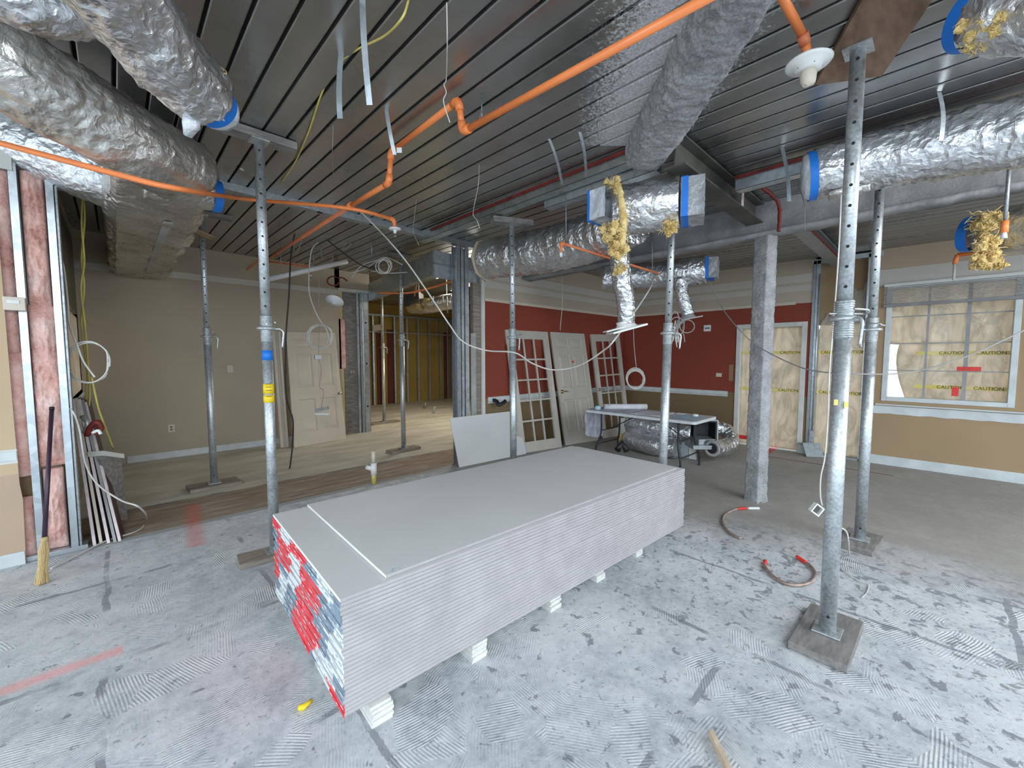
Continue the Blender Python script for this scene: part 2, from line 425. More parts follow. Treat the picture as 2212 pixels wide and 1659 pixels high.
# ---- the slab floor: thin-set trowel ridges in front, bare brown strip, beige screed behind
def floor_mat():
    t = NT('floor_slab'); c = t.co(); x, y, z = t.sep(c)
    c2 = t.comb(x, y, 0)
    # trowelled patches: every Voronoi cell carries its own comb direction
    wob = t.noise(c2, 2.5, 3, .5, 'Color'); vm = t.new('ShaderNodeVectorMath', operation='MULTIPLY_ADD')
    t.link(wob, vm.inputs[0]); vm.inputs[1].default_value = (.3,.3,0); t.link(c2, vm.inputs[2]); cw = vm.outputs[0]
    v = t.new('ShaderNodeTexVoronoi', feature='F1'); v.inputs['Scale'].default_value = 4.6; t.link(cw, v.inputs['Vector'])
    r, g, b = t.sep(v.outputs['Color'])
    rot = t.new('ShaderNodeVectorRotate', rotation_type='Z_AXIS'); t.link(t.math('MULTIPLY', r, 6.283), rot.inputs['Angle']); cs_ = t.new('ShaderNodeVectorMath', operation='MULTIPLY_ADD'); t.link(t.noise(c2, 1.6, 2, .4, 'Color'), cs_.inputs[0]); cs_.inputs[1].default_value = (.06,.06,0); t.link(c2, cs_.inputs[2]); t.link(cs_.outputs[0], rot.inputs['Vector'])
    rx, ry, _ = t.sep(rot.outputs[0])
    # slightly curved strokes
    cur = t.math('ADD', rx, t.math('MULTIPLY', t.math('MULTIPLY', t.math('SINE', t.math('MULTIPLY', ry, 5)), t.math('SUBTRACT', g, .3)), .06))
    ridge = t.math('ADD', t.math('MULTIPLY', t.math('SINE', t.math('MULTIPLY', cur, 2*math.pi/.0135)), .5), .5)
    patch = t.ramp(t.math('ADD', t.math('MULTIPLY', b, .5), t.math('MULTIPLY', t.noise(c2, 4, 4, .6), .8)), [(.50, 0), (.70, 1)])
    front = t.ramp(t.math('ADD', y, t.math('MULTIPLY', t.noise(c2, 1.5, 3), .5)), [(0, 0), (1, 1)])
    fr = t.math('LESS_THAN', t.math('ADD', y, t.math('MULTIPLY', t.math('SUBTRACT', t.noise(c2, 12, 3), .5), .05)), 4.84)
    nx = t.math('ADD', t.math('SUBTRACT', x, t.math('MULTIPLY', y, -.25)), t.math('MULTIPLY', t.noise(c2, 1.4, 3), 1.0))
    near = t.ramp(t.math('DIVIDE', nx, 8.0), [(.56, 1), (.66, 0)])       # thin-set ends towards the right rear
    area_ = t.math('MULTIPLY', fr, near)
    wear = t.ramp(t.math('ADD', t.noise(c2, 9, 4, .65), t.math('MULTIPLY', t.math('SUBTRACT', g, .5), .25)), [(.40, .15), (.62, 1)])
    ridge = t.math('MULTIPLY', t.math('MULTIPLY', t.math('MULTIPLY', ridge, patch), area_), wear)
    # colours
    n1 = t.noise(c2, 1.1, 5, .6); n2 = t.noise(c2, 7, 5, .65); n3 = t.noise(c2, 26, 4, .6)
    f1 = t.math('ADD', t.math('MULTIPLY', n1, .45), t.math('MULTIPLY', n2, .35)); f1 = t.math('ADD', f1, t.math('MULTIPLY', n3, .2))
    thin = t.ramp(f1, [(.36, (.30,.325,.345)), (.45, (.46,.48,.50)), (.53, (.58,.595,.61)), (.66, (.68,.685,.695))])
    # dark flecks and scrapes
    vs = t.scale(c2, 1.0, 1.0, 1); fl = t.noise(c2, 11, 5, .62, dist=.4)
    more = t.ramp(t.math('DIVIDE', t.math('SUBTRACT', x, t.math('MULTIPLY', y, .35)), 5.0), [(.0, .0), (.7, .09)])
    dark = t.ramp(t.math('SUBTRACT', fl, t.math('SUBTRACT', .06, more)), [(.575, 0), (.63, 1)])
    thin = t.mix(t.math('MULTIPLY', dark, .75), thin, (.15,.165,.185))
    fl2 = t.noise(c2, 34, 4, .6, dist=.6)
    thin = t.mix(t.math('MULTIPLY', t.ramp(t.math('ADD', fl2, t.math('MULTIPLY', more, .5)), [(.62, 0), (.69, 1)]), .6), thin, (.20,.215,.235))
    # joints of the lifted tiles, with bare slab showing
    def joint(axis, pitch, ofs, wdt):
        m = t.math('ABSOLUTE', t.math('SUBTRACT', t.math('FRACT', t.math('DIVIDE', t.math('ADD', axis, ofs), pitch)), .5))
        return t.math('GREATER_THAN', m, .5 - wdt/pitch/2)
    jw = t.noise(c2, 5, 4, .7)
    gx = t.math('ADD', x, t.math('MULTIPLY', t.math('SUBTRACT', jw, .5), .07)); gy = t.math('ADD', y, t.math('MULTIPLY', t.math('SUBTRACT', jw, .5), .06))
    jj = t.math('MAXIMUM', joint(gx, .84, .12, .030), joint(gy, 1.1, .37, .034))
    jj = t.math('MULTIPLY', jj, t.ramp(t.noise(c2, 1.7, 3, .6), [(.48, 0), (.56, 1)]))
    thin = t.mix(t.math('MULTIPLY', jj, .7), thin, (.17,.18,.20))
    smooth = t.ramp(f1, [(.35, (.28,.26,.235)), (.55, (.36,.335,.305)), (.7, (.44,.41,.375))])
    colf = t.mix(near, smooth, thin)
    # red chalk spray, worn
    def blob(x0, y0, x1, y1, wd):
        dx, dy = x1-x0, y1-y0; L = math.hypot(dx, dy); dx /= L; dy /= L
        al = t.math('ADD', t.math('MULTIPLY', t.math('SUBTRACT', x, x0), dx), t.math('MULTIPLY', t.math('SUBTRACT', y, y0), dy))
        ac = t.math('ABSOLUTE', t.math('SUBTRACT', t.math('MULTIPLY', t.math('SUBTRACT', x, x0), -dy), t.math('MULTIPLY', t.math('SUBTRACT', y, y0), -dx)))
        k = t.math('MULTIPLY', t.math('GREATER_THAN', al, 0), t.math('LESS_THAN', al, L))
        e = t.ramp(t.math('SUBTRACT', t.math('DIVIDE', ac, wd), t.math('MULTIPLY', t.math('SUBTRACT', n2, .5), .9)), [(.25, 1), (1.0, 0)])
        return t.math('MULTIPLY', k, e)
    p0, p1 = pz(0, 1500), pz(265, 1402)
    colf = t.mix(t.math('MULTIPLY', blob(p0.x-.3, p0.y+.02, p1.x, p1.y, .06), .55), colf, (.85,.30,.28))
    p0, p1 = pz(425, 1180), pz(415, 1090)
    rb = t.math('MULTIPLY', blob(p0.x, p0.y, p1.x, p1.y, .09), .45)
    # brown strip where the partition and its flooring came out
    brown = t.ramp(t.noise(t.scale(c2, .6, 3, 1), 4, 5, .6), [(.35, (.25,.18,.13)), (.55, (.34,.26,.20)), (.7, (.46,.38,.31))])
    beige = t.ramp(t.noise(t.scale(c2, .5, 1.2, 1), 2.2, 5, .6), [(.35, (.44,.41,.33)), (.55, (.56,.53,.45)), (.7, (.64,.61,.53))])
    yb = t.math('ADD', y, t.math('MULTIPLY', t.math('SUBTRACT', t.noise(c2, 10, 3), .5), .05))
    m_b = t.math('GREATER_THAN', yb, 4.84); m_c = t.math('GREATER_THAN', yb, 5.80)
    inback = t.math('MULTIPLY', m_b, t.math('GREATER_THAN', 9.9, x))
    colf = t.mix(m_b, colf, brown)
    edge = t.math('LESS_THAN', t.math('ABSOLUTE', t.math('SUBTRACT', yb, 4.88)), .045)
    colf = t.mix(edge, colf, (.36,.36,.36))
    colf = t.mix(m_c, colf, beige)
    blu = t.math('MULTIPLY', t.math('LESS_THAN', t.math('ABSOLUTE', t.math('SUBTRACT', yb, 5.80)), .014), t.ramp(t.noise(c2, 2.2, 3), [(.42, 0), (.5, 1)]))
    colf = t.mix(blu, colf, (.10,.15,.22))
    colf = t.mix(rb, colf, (.70,.12,.08))
    t.set(Base_Color=colf, Roughness=.85)
    h = t.math('ADD', t.math('MULTIPLY', ridge, .9), t.math('MULTIPLY', t.math('ADD', n2, t.math('MULTIPLY', n3, .6)), .7))
    h = t.math('SUBTRACT', h, t.math('MULTIPLY', t.math('MAXIMUM', dark, jj), t.math('MULTIPLY', area_, .5)))
    h = t.math('ADD', h, t.math('MULTIPLY', t.noise(c2, 60, 4, .65), .8))
    bm = t.bump(h, .6, .0045)
    # ridge crests mixed slightly towards white
    t.set(Base_Color=t.mix(t.math('MULTIPLY', ridge, .16), colf, (.80,.81,.82)))
    return t.mat
M['floor'] = floor_mat()
# ================================================================ SETTING
XL, YB, YP, XR = -.36, 8.38, 4.93, 8.15
# floor
struct('floor', MB().box((-4.2, -4.6, -.12), (14.5, 14.2, 0)), M['floor'])
# ceiling: one sheet of roof deck, each pan between two ribs its own piece
ceil = sroot('ceiling', (0, 0, 3.25))
pitch = .16; x0 = .392 - 22*pitch
def pan_mesh(xa, xb, ya, yb):
    m = MB(); e = .009
    def z(X, Y): return cz(X, Y)
    for (a, b) in ((xa+e, xb-e),):
        v = []
        for Y in (ya, yb):
            v += [(a, Y, z(a, Y)+.035), (a, Y, z(a, Y)+.004), (a+.006, Y, z(a, Y)), (b-.006, Y, z(b, Y)), (b, Y, z(b, Y)+.004), (b, Y, z(b, Y)+.035)]
        m.add(v, [(i, i+1, i+7, i+6) for i in range(5)])
    return m
k = 0; xx = x0
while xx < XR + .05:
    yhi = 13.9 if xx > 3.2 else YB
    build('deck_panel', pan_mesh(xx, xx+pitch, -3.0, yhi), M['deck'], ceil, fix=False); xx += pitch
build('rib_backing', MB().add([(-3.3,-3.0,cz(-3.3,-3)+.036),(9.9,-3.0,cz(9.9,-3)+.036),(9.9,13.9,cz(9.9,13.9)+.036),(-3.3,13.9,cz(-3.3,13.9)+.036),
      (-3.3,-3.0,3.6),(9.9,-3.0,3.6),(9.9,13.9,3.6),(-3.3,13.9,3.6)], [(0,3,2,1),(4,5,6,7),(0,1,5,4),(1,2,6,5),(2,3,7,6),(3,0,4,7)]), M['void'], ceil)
# beige back wall
struct('wall_back', MB().box((XL-.15, YB, 0), (3.28, YB+.14, 3.5)), M['wall_beige'])
struct('baseboard_back', MB().box((.05, YB-.018, 0), (3.25, YB-.001, .105)), M['trimwhite'], bevel=.004)
# left side wall with its window
wl0, wl1 = 5.35, 6.62; wz0, wz1 = 1.05, 2.12
pA, pB = px(147, 662, XL), px(172, 690, XL)
mb = MB(); X0 = XL-.14; X1 = XL
wy0, wy1 = px(143, 760, XL).y, px(179, 760, XL).y
wzt = px(160, 672, XL).z; wzb = px(165, 862, XL).z
mb.box((X0, YP+.03, 0), (X1, wy0, 3.5)).box((X0, wy1, 0), (X1, YB, 3.5)).box((X0, wy0, 0), (X1, wy1, wzb)).box((X0, wy0, wzt), (X1, wy1, 3.5))
struct('wall_left', mb, M['wall_side'])
win = sroot('window_1', (XL-.1, (wy0+wy1)/2, wzb))
fr = MB(); f = .045
fr.box((X0+.02, wy0, wzb), (XL-.002, wy0+f, wzt)).box((X0+.02, wy1-f, wzb), (X0+.07, wy1, wzt)).box((X0+.02, wy0+f, wzb), (X0+.07, wy1-f, wzb+f)).box((X0+.02, wy0+f, wzt-f), (X0+.07, wy1-f, wzt))
build('window_frame', fr, M['trimwhite'], win)
build('pane', MB().box((XL-.012, wy0+f, wzb+f), (XL-.008, wy1-f, wzt-f)), M['poly'], win)
build('window_sill', MB().box((X0, wy0-.03, wzb-.03), (XL+.03, wy1+.03, wzb)), M['trimwhite'], win, bevel=.004)
# ---- insulated wall on the left, stripped to studs
wi = sroot('wall_insulated', (-1.2, YP-.02, 0))
YI = 4.88
build('back_sheathing', MB().box((-4.2, YI+.1, 0), (XL-.02, YI+.14, 3.5)), M['card'], wi)
build('bottom_track', MB().box((-.62, YI-.01, 0), (-.24, YI+.10, .035)), M['stud'], wi)
def stud(name, x, y, z0, z1, wdt, dep, mt, par, flip=1, knock=True, along='x'):
    """steel C stud: web, two flanges, two lips; the open side looks along +-x"""
    m = MB(); t = .004
    if along == 'x':
        m.box((x, y, z0), (x+wdt, y+t, z1)).box((x, y+dep-t, z0), (x+wdt, y+dep, z1))
        xw = x if flip > 0 else x+wdt-t
        m.box((xw, y+t, z0), (xw+t, y+dep-t, z1))
        xl = x+wdt-t if flip > 0 else x
        m.box((xl, y+t, z0), (xl+t, y+t+.012, z1)).box((xl, y+dep-t-.012, z0), (xl+t, y+dep-t, z1))
    else:
        m.box((x, y, z0), (x+t, y+wdt, z1)).box((x+dep-t, y, z0), (x+dep, y+wdt, z1))
        yw = y if flip > 0 else y+wdt-t
        m.box((x+t, yw, z0), (x+dep-t, yw+t, z1))
        yl = y+wdt-t if flip > 0 else y
        m.box((x+t, yl, z0), (x+t+.012, yl+t, z1)).box((x+dep-t-.012, yl, z0), (x+dep-t, yl+t, z1))
    return build(name, m, mt, par)
def xat(p, Y=YI): return py(p[0], p[1], Y).x
s1x = xat((75, 1100)) ; s2x = xat((155, 1100))
stud('stud', xat((66, 1000))-.0, YI-.012, 0.03, 3.24, .042, .09, M['stud'], wi)
stud('stud', xat((141, 1000)), YI-.012, 0.0, 3.24, .042, .09, M['stud'], wi)
build('corner_angle', MB().box((xat((160, 1000)), YI+.0, 0), (xat((160, 1000))+.012, YI+.14, 3.26)), M['galvdark'], wi)
def batt(x0, x1, z0, z1, seed, amp=.05):
    def f(u, v):
        X = x0+(x1-x0)*u; Z = z0+(z1-z0)*v
        e = max(0, math.sin(math.pi*u))**.4*min(1, 6*min(v, 1-v)+.15)
        n = noise.noise(Vector((X*14+seed, Z*6, seed)))*.9+(.5-abs(noise.noise(Vector((X*26, Z*11+seed, 3)))))*.7+noise.noise(Vector((X*60, Z*45, seed)))*.25-.3
        return (X, YI+.06-(.045+amp*(n+.35))*e, Z)
    return MB().slab(f, 24, int((z1-z0)*60), (0, .035, 0))
edge_x = xat((10, 700))
for (a, b, z0, z1, sd) in ((xat((30, 700))-.5, xat((38, 700)), 1.62, 3.0, 1), (xat((40, 900))-.35, xat((64, 900)), .66, 1.63, 2), (xat((60,1100))-.2, xat((72,1100)), .02, .50, 3),
                           (xat((48,500)), xat((100, 500)), 1.95, 3.16, 4), (xat((58,700)), xat((122,700)), .72, 2.0, 5), (xat((95,1100)), xat((142,1100)), .04, .70, 6)):
    build('insulation_batt', batt(a, b, z0, z1, sd, .05 if sd > 3 else .012), M['pink'], wi)
# painted gypsum still standing at far left, cut edge
gp = MB()
gx0 = xat((8, 560)); gx1 = xat((52, 1150))
def gyp_edge(z): return (gx1-.16) + (0.16)*(1-z/2.5) if z < 2.5 else gx1-.16
vs = []; zs = [0, .5, .62, 1.0, 1.3, 1.7, 2.1, 2.6]
pe = [xat((57, 1200)), xat((52, 1090)), xat((41, 1010)), xat((36, 960)), xat((26, 840)), xat((14, 700)), xat((6, 600)), xat((0, 540))]
for z, e in zip(zs, pe): vs += [(-4.2, YI-.03, z), (e, YI-.03, z), (e, YI-.015, z), (-4.2, YI-.015, z)]
fs = []
for i in range(len(zs)-1):
    a = i*4; b = a+4
    fs += [(a, a+1, b+1, b), (a+1, a+2, b+2, b+1), (a+2, a+3, b+3, b+2)]
fs += [(0,3,2,1), (b, b+1, b+2, b+3)]
build('gypsum_panel', MB().add(vs, fs), M['wall_lefttan'], wi)
build('top_gypsum_panel', MB().box((-4.2, YI-.03, 2.98), (xat((30, 400)), YI-.015, 3.3)), M['white'], wi)
build('white_band', MB().box((-4.2, YI-.036, xat and py(0, 1003, YI).z), (xat((39, 980)), YI-.031, py(0, 972, YI).z)), M['white'], wi)
struct('baseboard_left', MB().box((-4.2, YI-.045, 0), (xat((57, 1210)), YI-.031, .1)), M['trimwhite'])
# thermostat-like vent box across the first stud
v = thing('wall_vent_box', 'small cream louvred box fixed across the stripped pink-insulated stud wall', 'wall box', (xat((32, 680)), YI-.03, py(32, 672, YI).z))
a, b = py(5, 640, YI-.05), py(57, 672, YI-.05)
build('cover', MB().box((a.x, YI-.07, b.z), (b.x, YI-.02, a.z)), M['doorpaint'], v, bevel=.005)
build('louvre', MB().box((a.x+.02, YI-.076, b.z+.05), (b.x-.03, YI-.07, b.z+.075)), M['boxmetal'], v)

# ---- pillar at the end of the beige wall, with the opening to the rear room
pr = sroot('wall_pier', (3.5, YB, 0))
pxa, pxb = py(741, 800, YB).x, py(796, 800, YB).x
build('brown_board', MB().box((pxa+.04, YB+.02, 0), (pxa+.33, YB+.05, 2.9)), M['woodgrey'], pr)
build('insulation_batt', MB().slab(lambda u, v: (pxa-.06+.12*u, YB+.0+.02*noise.noise(Vector((u*4, v*20, 1))), 1.35+1.0*v), 4, 20, (0, .04, 0)), M['pink'], pr)
stud('stud', pxb-.235, YB-.02, 0, 2.92, .045, .1, M['stud'], pr, 1)
stud('stud', pxb-.16, YB-.02, 0, 2.92, .045, .1, M['galvdark'], pr, -1)
stud('stud', pxb-.09, YB-.02, 0, 2.92, .09, .1, M['stud'], pr, 1)
for z in (.55, 1.45, 2.3):
    build('knockout', MB().cyl((pxb-.045, YB-.022, z), (pxb-.045, YB-.019, z), .02, n=12), M['void'], pr)
build('plaster_return', MB().box((pxa-.05, YB-.012, 2.9), (pxb+.06, YB+.03, 2.96)), M['white'], pr)
build('wall_above', MB().box((pxa-.12, YB, 2.96), (pxb+.06, YB+.14, 3.5)), M['wall_beige'], pr)
build('jamb_board', MB().box((pxb, YB-.02, 0), (pxb+.02, YB+.6, 2.92)), M['galvdark'], pr)
# ---- boxed sheet-metal header over the opening
hd = sroot('header', (3.4, 6.5, 2.72))
hA = Vector((3.86, 8.35, 0)); hB = Vector((3.30, 5.05, 0))
def quadbox(a, b, z0, z1, th, mt, nm, par):
    d = (b-a).normalized(); n = Vector((-d.y, d.x, 0))*th
    return build(nm, MB().obox((a.x, a.y, z0), b-a, (0, 0, z1-z0), n), mt, par)
quadbox(hA, hB, 2.76, 3.10, .10, M['track'], 'header_track', hd)
for i in range(9):
    p = hA.lerp(hB, (i+.5)/9); d = (hB-hA).normalized()
    build('screw', MB().cyl(p + Vector((-.012, 0, 2.80)), p + Vector((.004, 0, 2.80)), .006, n=6), M['galvdark'], hd)
hC = Vector((4.20, 5.05, 0))
for (z0, z1) in ((2.72, 2.90), (2.925, 3.09)):
    build('header_panel', MB().box((3.30, 5.02, z0), (4.24, 5.06, z1)), M['stud'], hd)
build('header_rail', MB().box((3.30, 5.01, 2.90), (4.24, 5.07, 2.925)), M['galvdark'], hd)
# end pier of the red partition: studs, conduit bundle, boards
pr2 = sroot('wall_pier_end', (3.8, YP, 0))
for (xa, xb, nm, m_) in ((988, 996, 'stud', 'galvdark'), (998, 1003, 'stud', 'stud'), (1006, 1014, 'stud', 'stud')):
    a = py(xa, 800, YP-.02).x; b = py(xb, 800, YP-.02).x
    stud(nm, a, YP-.02, 0, 3.2, max(.045, b-a), .12, M[m_], pr2, -1)
a = py(1020, 800, YP).x; b = py(1037, 800, YP).x
build('board', MB().box((a, YP+.02, 0), (a+.30*(b-a)*2, YP+.04, 1.95)), M['boxgrey'], pr2)
build('board', MB().box((a+.05, YP+.03, 0), (py(1044, 800, YP).x, YP+.11, 2.72)), M['wood'], pr2)
build('plaster_edge', MB().box((py(1041, 800, YP).x, YP-.012, 0), (py(1047, 800, YP).x, YP+.02, 2.95)), M['white'], pr2)
# ---- red partition and right-hand wall
xr0 = py(1044, 800, YP).x
struct('wall_red_left', MB().box((xr0, YP, 0), (XR+.2, YP+.13, 3.5)), M['wall_redzone'])
dy0, dy1, dzt = 1.52, 2.62, 2.17       # rear doorway
op0, op1 = .76, 1.42                     # bare stud opening
mb = MB().box((XR, dy1-.06, 0), (XR+.15, YP+.1, 3.5)).box((XR, dy0+.06, dzt-.06), (XR+.15, dy1-.06, 3.5)).box((XR, op1+.05, 0), (XR+.15, dy0+.06, 3.5))
struct('wall_red_right', mb, M['wall_redzone'])
wy0, wy1, wz0, wz1 = -.66, .60, .95, 2.62
mb = MB().box((XR, wy1, 0), (XR+.15, op0, 3.5)).box((XR, -4.6, 0), (XR+.15, wy0, 3.5)).box((XR, wy0, 0), (XR+.15, wy1, wz0)).box((XR, wy0, wz1), (XR+.15, wy1, 3.5))
struct('wall_right', mb, M['wall_tan'])
struct('baseboard_right', MB().box((XR-.016, -4.6, 0), (XR-.001, op0-.02, .135)), M['trimwhite'], bevel=.004)
struct('baseboard_red', MB().box((XR-.016, dy1+.02, 0), (XR-.001, YP-.01, .1)), M['card'], bevel=.004)
def molding(a, b, n, z, name, par=None):
    # chair rail profile extruded from a to b, standing out along n
    prof = [(0, 0), (.012, 0), (.014, .02), (.028, .032), (.028, .05), (.016, .06), (.014, .075), (.02, .085), (.02, .095), (0, .1)]
    m = MB(); a = Vector(a); b = Vector(b); n = Vector(n); vs = []
    for p in (a, b): vs += [p + n*o + Vector((0, 0, z+h)) for (o, h) in prof]
    k = len(prof); m.add(vs, [(i, i+1, k+i+1, k+i) for i in range(k-1)] + [tuple(range(k)), tuple(range(2*k-1, k-1, -1))])
    return struct(name, m, M['trimwhite'], par)
molding((XR, dy1+.10, 0), (XR, YP, 0), (-1, 0, 0), .86, 'trim_1')
molding((4.20, YP, 0), (XR-.03, YP, 0), (0, -1, 0), .86, 'trim_2')
# paper/skim cornice line on the upper walls
struct('trim_3', MB().box((XR-.012, dy1-.9, 2.455), (XR-.001, YP, 2.50)), M['doorpaint'])
struct('trim_4', MB().box((xr0+.02, YP-.012, 2.455), (XR-.02, YP-.001, 2.50)), M['doorpaint'])
# rear doorway: casing and taped plastic sheet
d1 = sroot('door_1', (XR, (dy0+dy1)/2, 0)); cw = .075
for nm, a, b in (('jamb', (XR-.02, dy1-.02-cw, 0), (XR+.15, dy1-.02, dzt)), ('jamb', (XR-.02, dy0+.02, 0), (XR+.15, dy0+.02+cw, dzt)), ('head', (XR-.02, dy0+.02+cw, dzt-cw), (XR+.15, dy1-.02-cw, dzt))):
    build(nm, MB().box(a, b), M['white'], d1, bevel=.006)
def sheet_fn(y0, y1, z0, z1, X, seed, amp=.035, top=None):
    def f(u, v):
        Y = y0+(y1-y0)*u; Z = z0+((z1 if not top else top(u))-z0)*v
        n = noise.noise(Vector((Y*3+seed, Z*1.3, seed)))*.6 + noise.noise(Vector(((Y+Z*.5)*8, Z*2.2, seed+4)))*.35
        return (X+amp*n*min(1, 8*min(u, 1-u))*min(1, 6*min(v+.03, 1-v)), Y, Z)
    return MB().slab(f, 36, 60, (.003, 0, 0))
def hazard_strip(par, y0, y1, z, X, h=.052):
    build('caution_tape', MB().box((X-.001, y0, z), (X+.002, y1, z+h)), M['hazard'], par)
def hazard():
    t = NT('hazard_tape'); c = t.co()
    t.set(Base_Color=t.ramp(t.noise(c, 5, 3), [(.3, (.78,.60,.10)), (.7, (.85,.74,.32))]), Roughness=.4); return t.mat
M['hazard'] = hazard()
def text3d(body, size, loc, rot, mt, parent, name='lettering', ext=.0008, align='CENTER'):
    cu = bpy.data.curves.new(name, 'FONT'); cu.body = body; cu.size = size; cu.extrude = ext; cu.align_x = align; cu.align_y = 'CENTER'
    tmp = bpy.data.objects.new('tmp_text', cu); sc.collection.objects.link(tmp)
    me = bpy.data.meshes.new_from_object(tmp); bpy.data.objects.remove(tmp)
    me.materials.clear(); me.materials.append(mt)
    o = bpy.data.objects.new(name, me); sc.collection.objects.link(o)
    o.rotation_euler = rot; o.location = Vector(loc) - (wloc(parent) if parent else Vector((0,0,0)))
    if parent: o.parent = parent
    return o
RX = (math.pi/2, 0, -math.pi/2)    # writing on the right-hand wall, read from the room
ps = thing('plastic_sheet', 'cream translucent plastic sheet with two yellow caution tapes filling the white-cased rear doorway', 'plastic sheet', (XR+.06, (dy0+dy1)/2, 0))
build('sheet', sheet_fn(dy0+.09, dy1-.09, .02, dzt-.07, XR+.07, 1), M['poly'], ps)
for z in (1.64, 1.00):
    hazard_strip(ps, dy0+.11, dy1-.11, z, XR+.028)
    for yy in (1.78, 2.24): text3d('CAUTION', .062, (XR+.0255, yy, z+.026), RX, M['ink'], ps)
build('red_tape', MB().box((XR+.02, 2.30, .10), (XR+.024, dy1-.11, .17)), M['redplastic'], ps)
# stud opening with torn plastic
op = sroot('wall_opening', (XR, 1.1, 0))
stud('stud', XR-.02, op1-.02, 0, 3.12, .05, .12, M['stud'], op, 1, along='y')
stud('stud', XR-.02, op1+.035, 0, 3.12, .04, .12, M['galvdark'], op, -1, along='y')
stud('stud', XR-.02, op0+.02, 0, 3.12, .045, .12, M['stud'], op, 1, along='y')
build('bottom_track', MB().box((XR-.02, op0, 0), (XR+.1, op1, .03)), M['galvdark'], op)
build('top_track', MB().box((XR-.02, op0-.1, 3.07), (XR+.1, op1+.1, 3.14)), M['stud'], op)
build('brown_board', MB().box((XR+.10, op0+.05, 2.1), (XR+.115, op1-.02, 3.07)), M['card'], op)
build('outer_board', MB().box((XR+.13, op0-.2, 2.75), (XR+.145, op1+.2, 3.4)), M['card'], op)
ps2 = thing('plastic_sheet', 'torn cream plastic sheet hung between the bare steel studs right of the rear doorway', 'plastic sheet', (XR+.09, 1.1, 0))
build('sheet', sheet_fn(op0+.01, op1-.02, .03, 2.6, XR+.085, 7, .03, top=lambda u: 2.72-.62*u**1.5+.05*math.sin(u*23)+.03*math.sin(u*61)), M['poly'], ps2)
for z in (1.64, 1.00):
    hazard_strip(ps2, op0+.03, op1-.03, z, XR+.045)
    for yy in (.95, 1.22): text3d('CAUTION', .062, (XR+.0425, yy, z+.026), RX, M['ink'], ps2)
# window on the right wall
w2 = sroot('window_2', (XR, 0, wz0)); cf = .06
fr = MB()
for (a, b) in (((wy0, wz0), (wy0+cf, wz1)), ((wy1-cf, wz0), (wy1, wz1)), ((wy0+cf, wz0), (wy1-cf, wz0+cf)), ((wy0+cf, wz1-cf), (wy1-cf, wz1))):
    fr.box((XR-.015, a[0], a[1]), (XR+.13, b[0], b[1]))
build('window_frame', fr, M['trimwhite'], w2, bevel=.004)
ya, yb = wy0+cf, wy1-cf; za, zb = wz0+cf, wz1-cf
nx_, nz_ = 3, 5
ys = [ya+(yb-ya)*i/3 for i in range(4)]; zs_ = [za+(zb-za)*i/4 for i in range(5)]
for i in (1, 2):
    wd = .02 if i == 1 else .012
    build('muntin', MB().box((XR+.05, ys[i]-wd, za), (XR+.075, ys[i]+wd, zb)), M['greytrim'], w2)
for j in (1, 2, 3):
    build('muntin', MB().box((XR+.055, ya, zs_[j]-.007), (XR+.07, yb, zs_[j]+.007)), M['greytrim'], w2)
for i in range(3):
    for j in range(4):
        build('pane', MB().box((XR+.06, ys[i]+.014, zs_[j]+.007), (XR+.064, ys[i+1]-.014, zs_[j+1]-.007)), M['glass'], w2)
ps3 = thing('plastic_sheet', 'cream plastic sheet with caution tapes hung outside the wide window at right', 'plastic sheet', (XR+.3, 0, .8))
def sh3(u, v):
    Z = .82+1.98*v; e = wy1+.25 if Z > 1.80 else wy1-.22-.10*math.sin(Z*3); Y = (wy0-.4)+(e-wy0+.4)*u
    return (XR+.34+.05*noise.noise(Vector((Y*3, Z*1.3, 11)))+.02*noise.noise(Vector((Y*9+Z*4, Z*2, 3))), Y, Z)
build('sheet', MB().slab(sh3, 36, 60, (.003,0,0)), M['poly'], ps3)
for z in (1.62, 1.14):
    hazard_strip(ps3, wy0-.1, wy1-.33, z, XR+.27)
    for yy in (-.10, -.45): text3d('CAUTION', .06, (XR+.2675, yy, z+.026), RX, M['ink'], ps3)
ta = px(2067, 800, XR+.03)
for (a, b) in (((2067, 792), (2119, 802)), ((2056, 836), (2070, 856))):
    p, q = px(*a, XR+.053), px(*b, XR+.053)
    tag(build('red_tape', MB().box((XR+.045, p.y, q.z), (XR+.049, q.y, p.z)), M['redplastic']), 'long red tape strip stuck across the window mullion' if a[0] == 2067 else 'short crumpled red tape low on the right window', 'tape')
# blind, gathered at the head of the window
bl = thing('window_blind', 'raised pale mini blind gathered at the head of the right window', 'blind', (XR-.04, 0, 2.30))
build('head_rail', MB().box((XR-.06, wy0-.03, 2.60), (XR-.02, wy1+.03, 2.64)), M['white'], bl)
for i in range(13):
    build('slat', MB().box((XR-.062, wy0-.03, 2.365+i*.0175), (XR-.022, wy1+.03, 2.371+i*.0175)), M['blind'], bl)
build('bottom_rail', MB().box((XR-.064, wy0-.03, 2.31), (XR-.02, wy1+.03, 2.355)), M['blindrail'], bl, bevel=.003)
# patched ledge under the window
def ledge(u, v):
    Y = -4.0 + (op0-.06+4.0)*u; Z = .76+.115*v + (.012*noise.noise(Vector((Y*7, v, 0))) if v < .1 else 0)
    return (XR-.012, Y, Z)
struct('trim_5', MB().slab(ledge, 90, 2, (.011, 0, 0), smooth=False), M['trimwhite'])
struct('trim_6', MB().box((XR-.045, wy0-.12, .885), (XR-.001, wy1+.06, .905)), M['trimwhite'], bevel=.004)
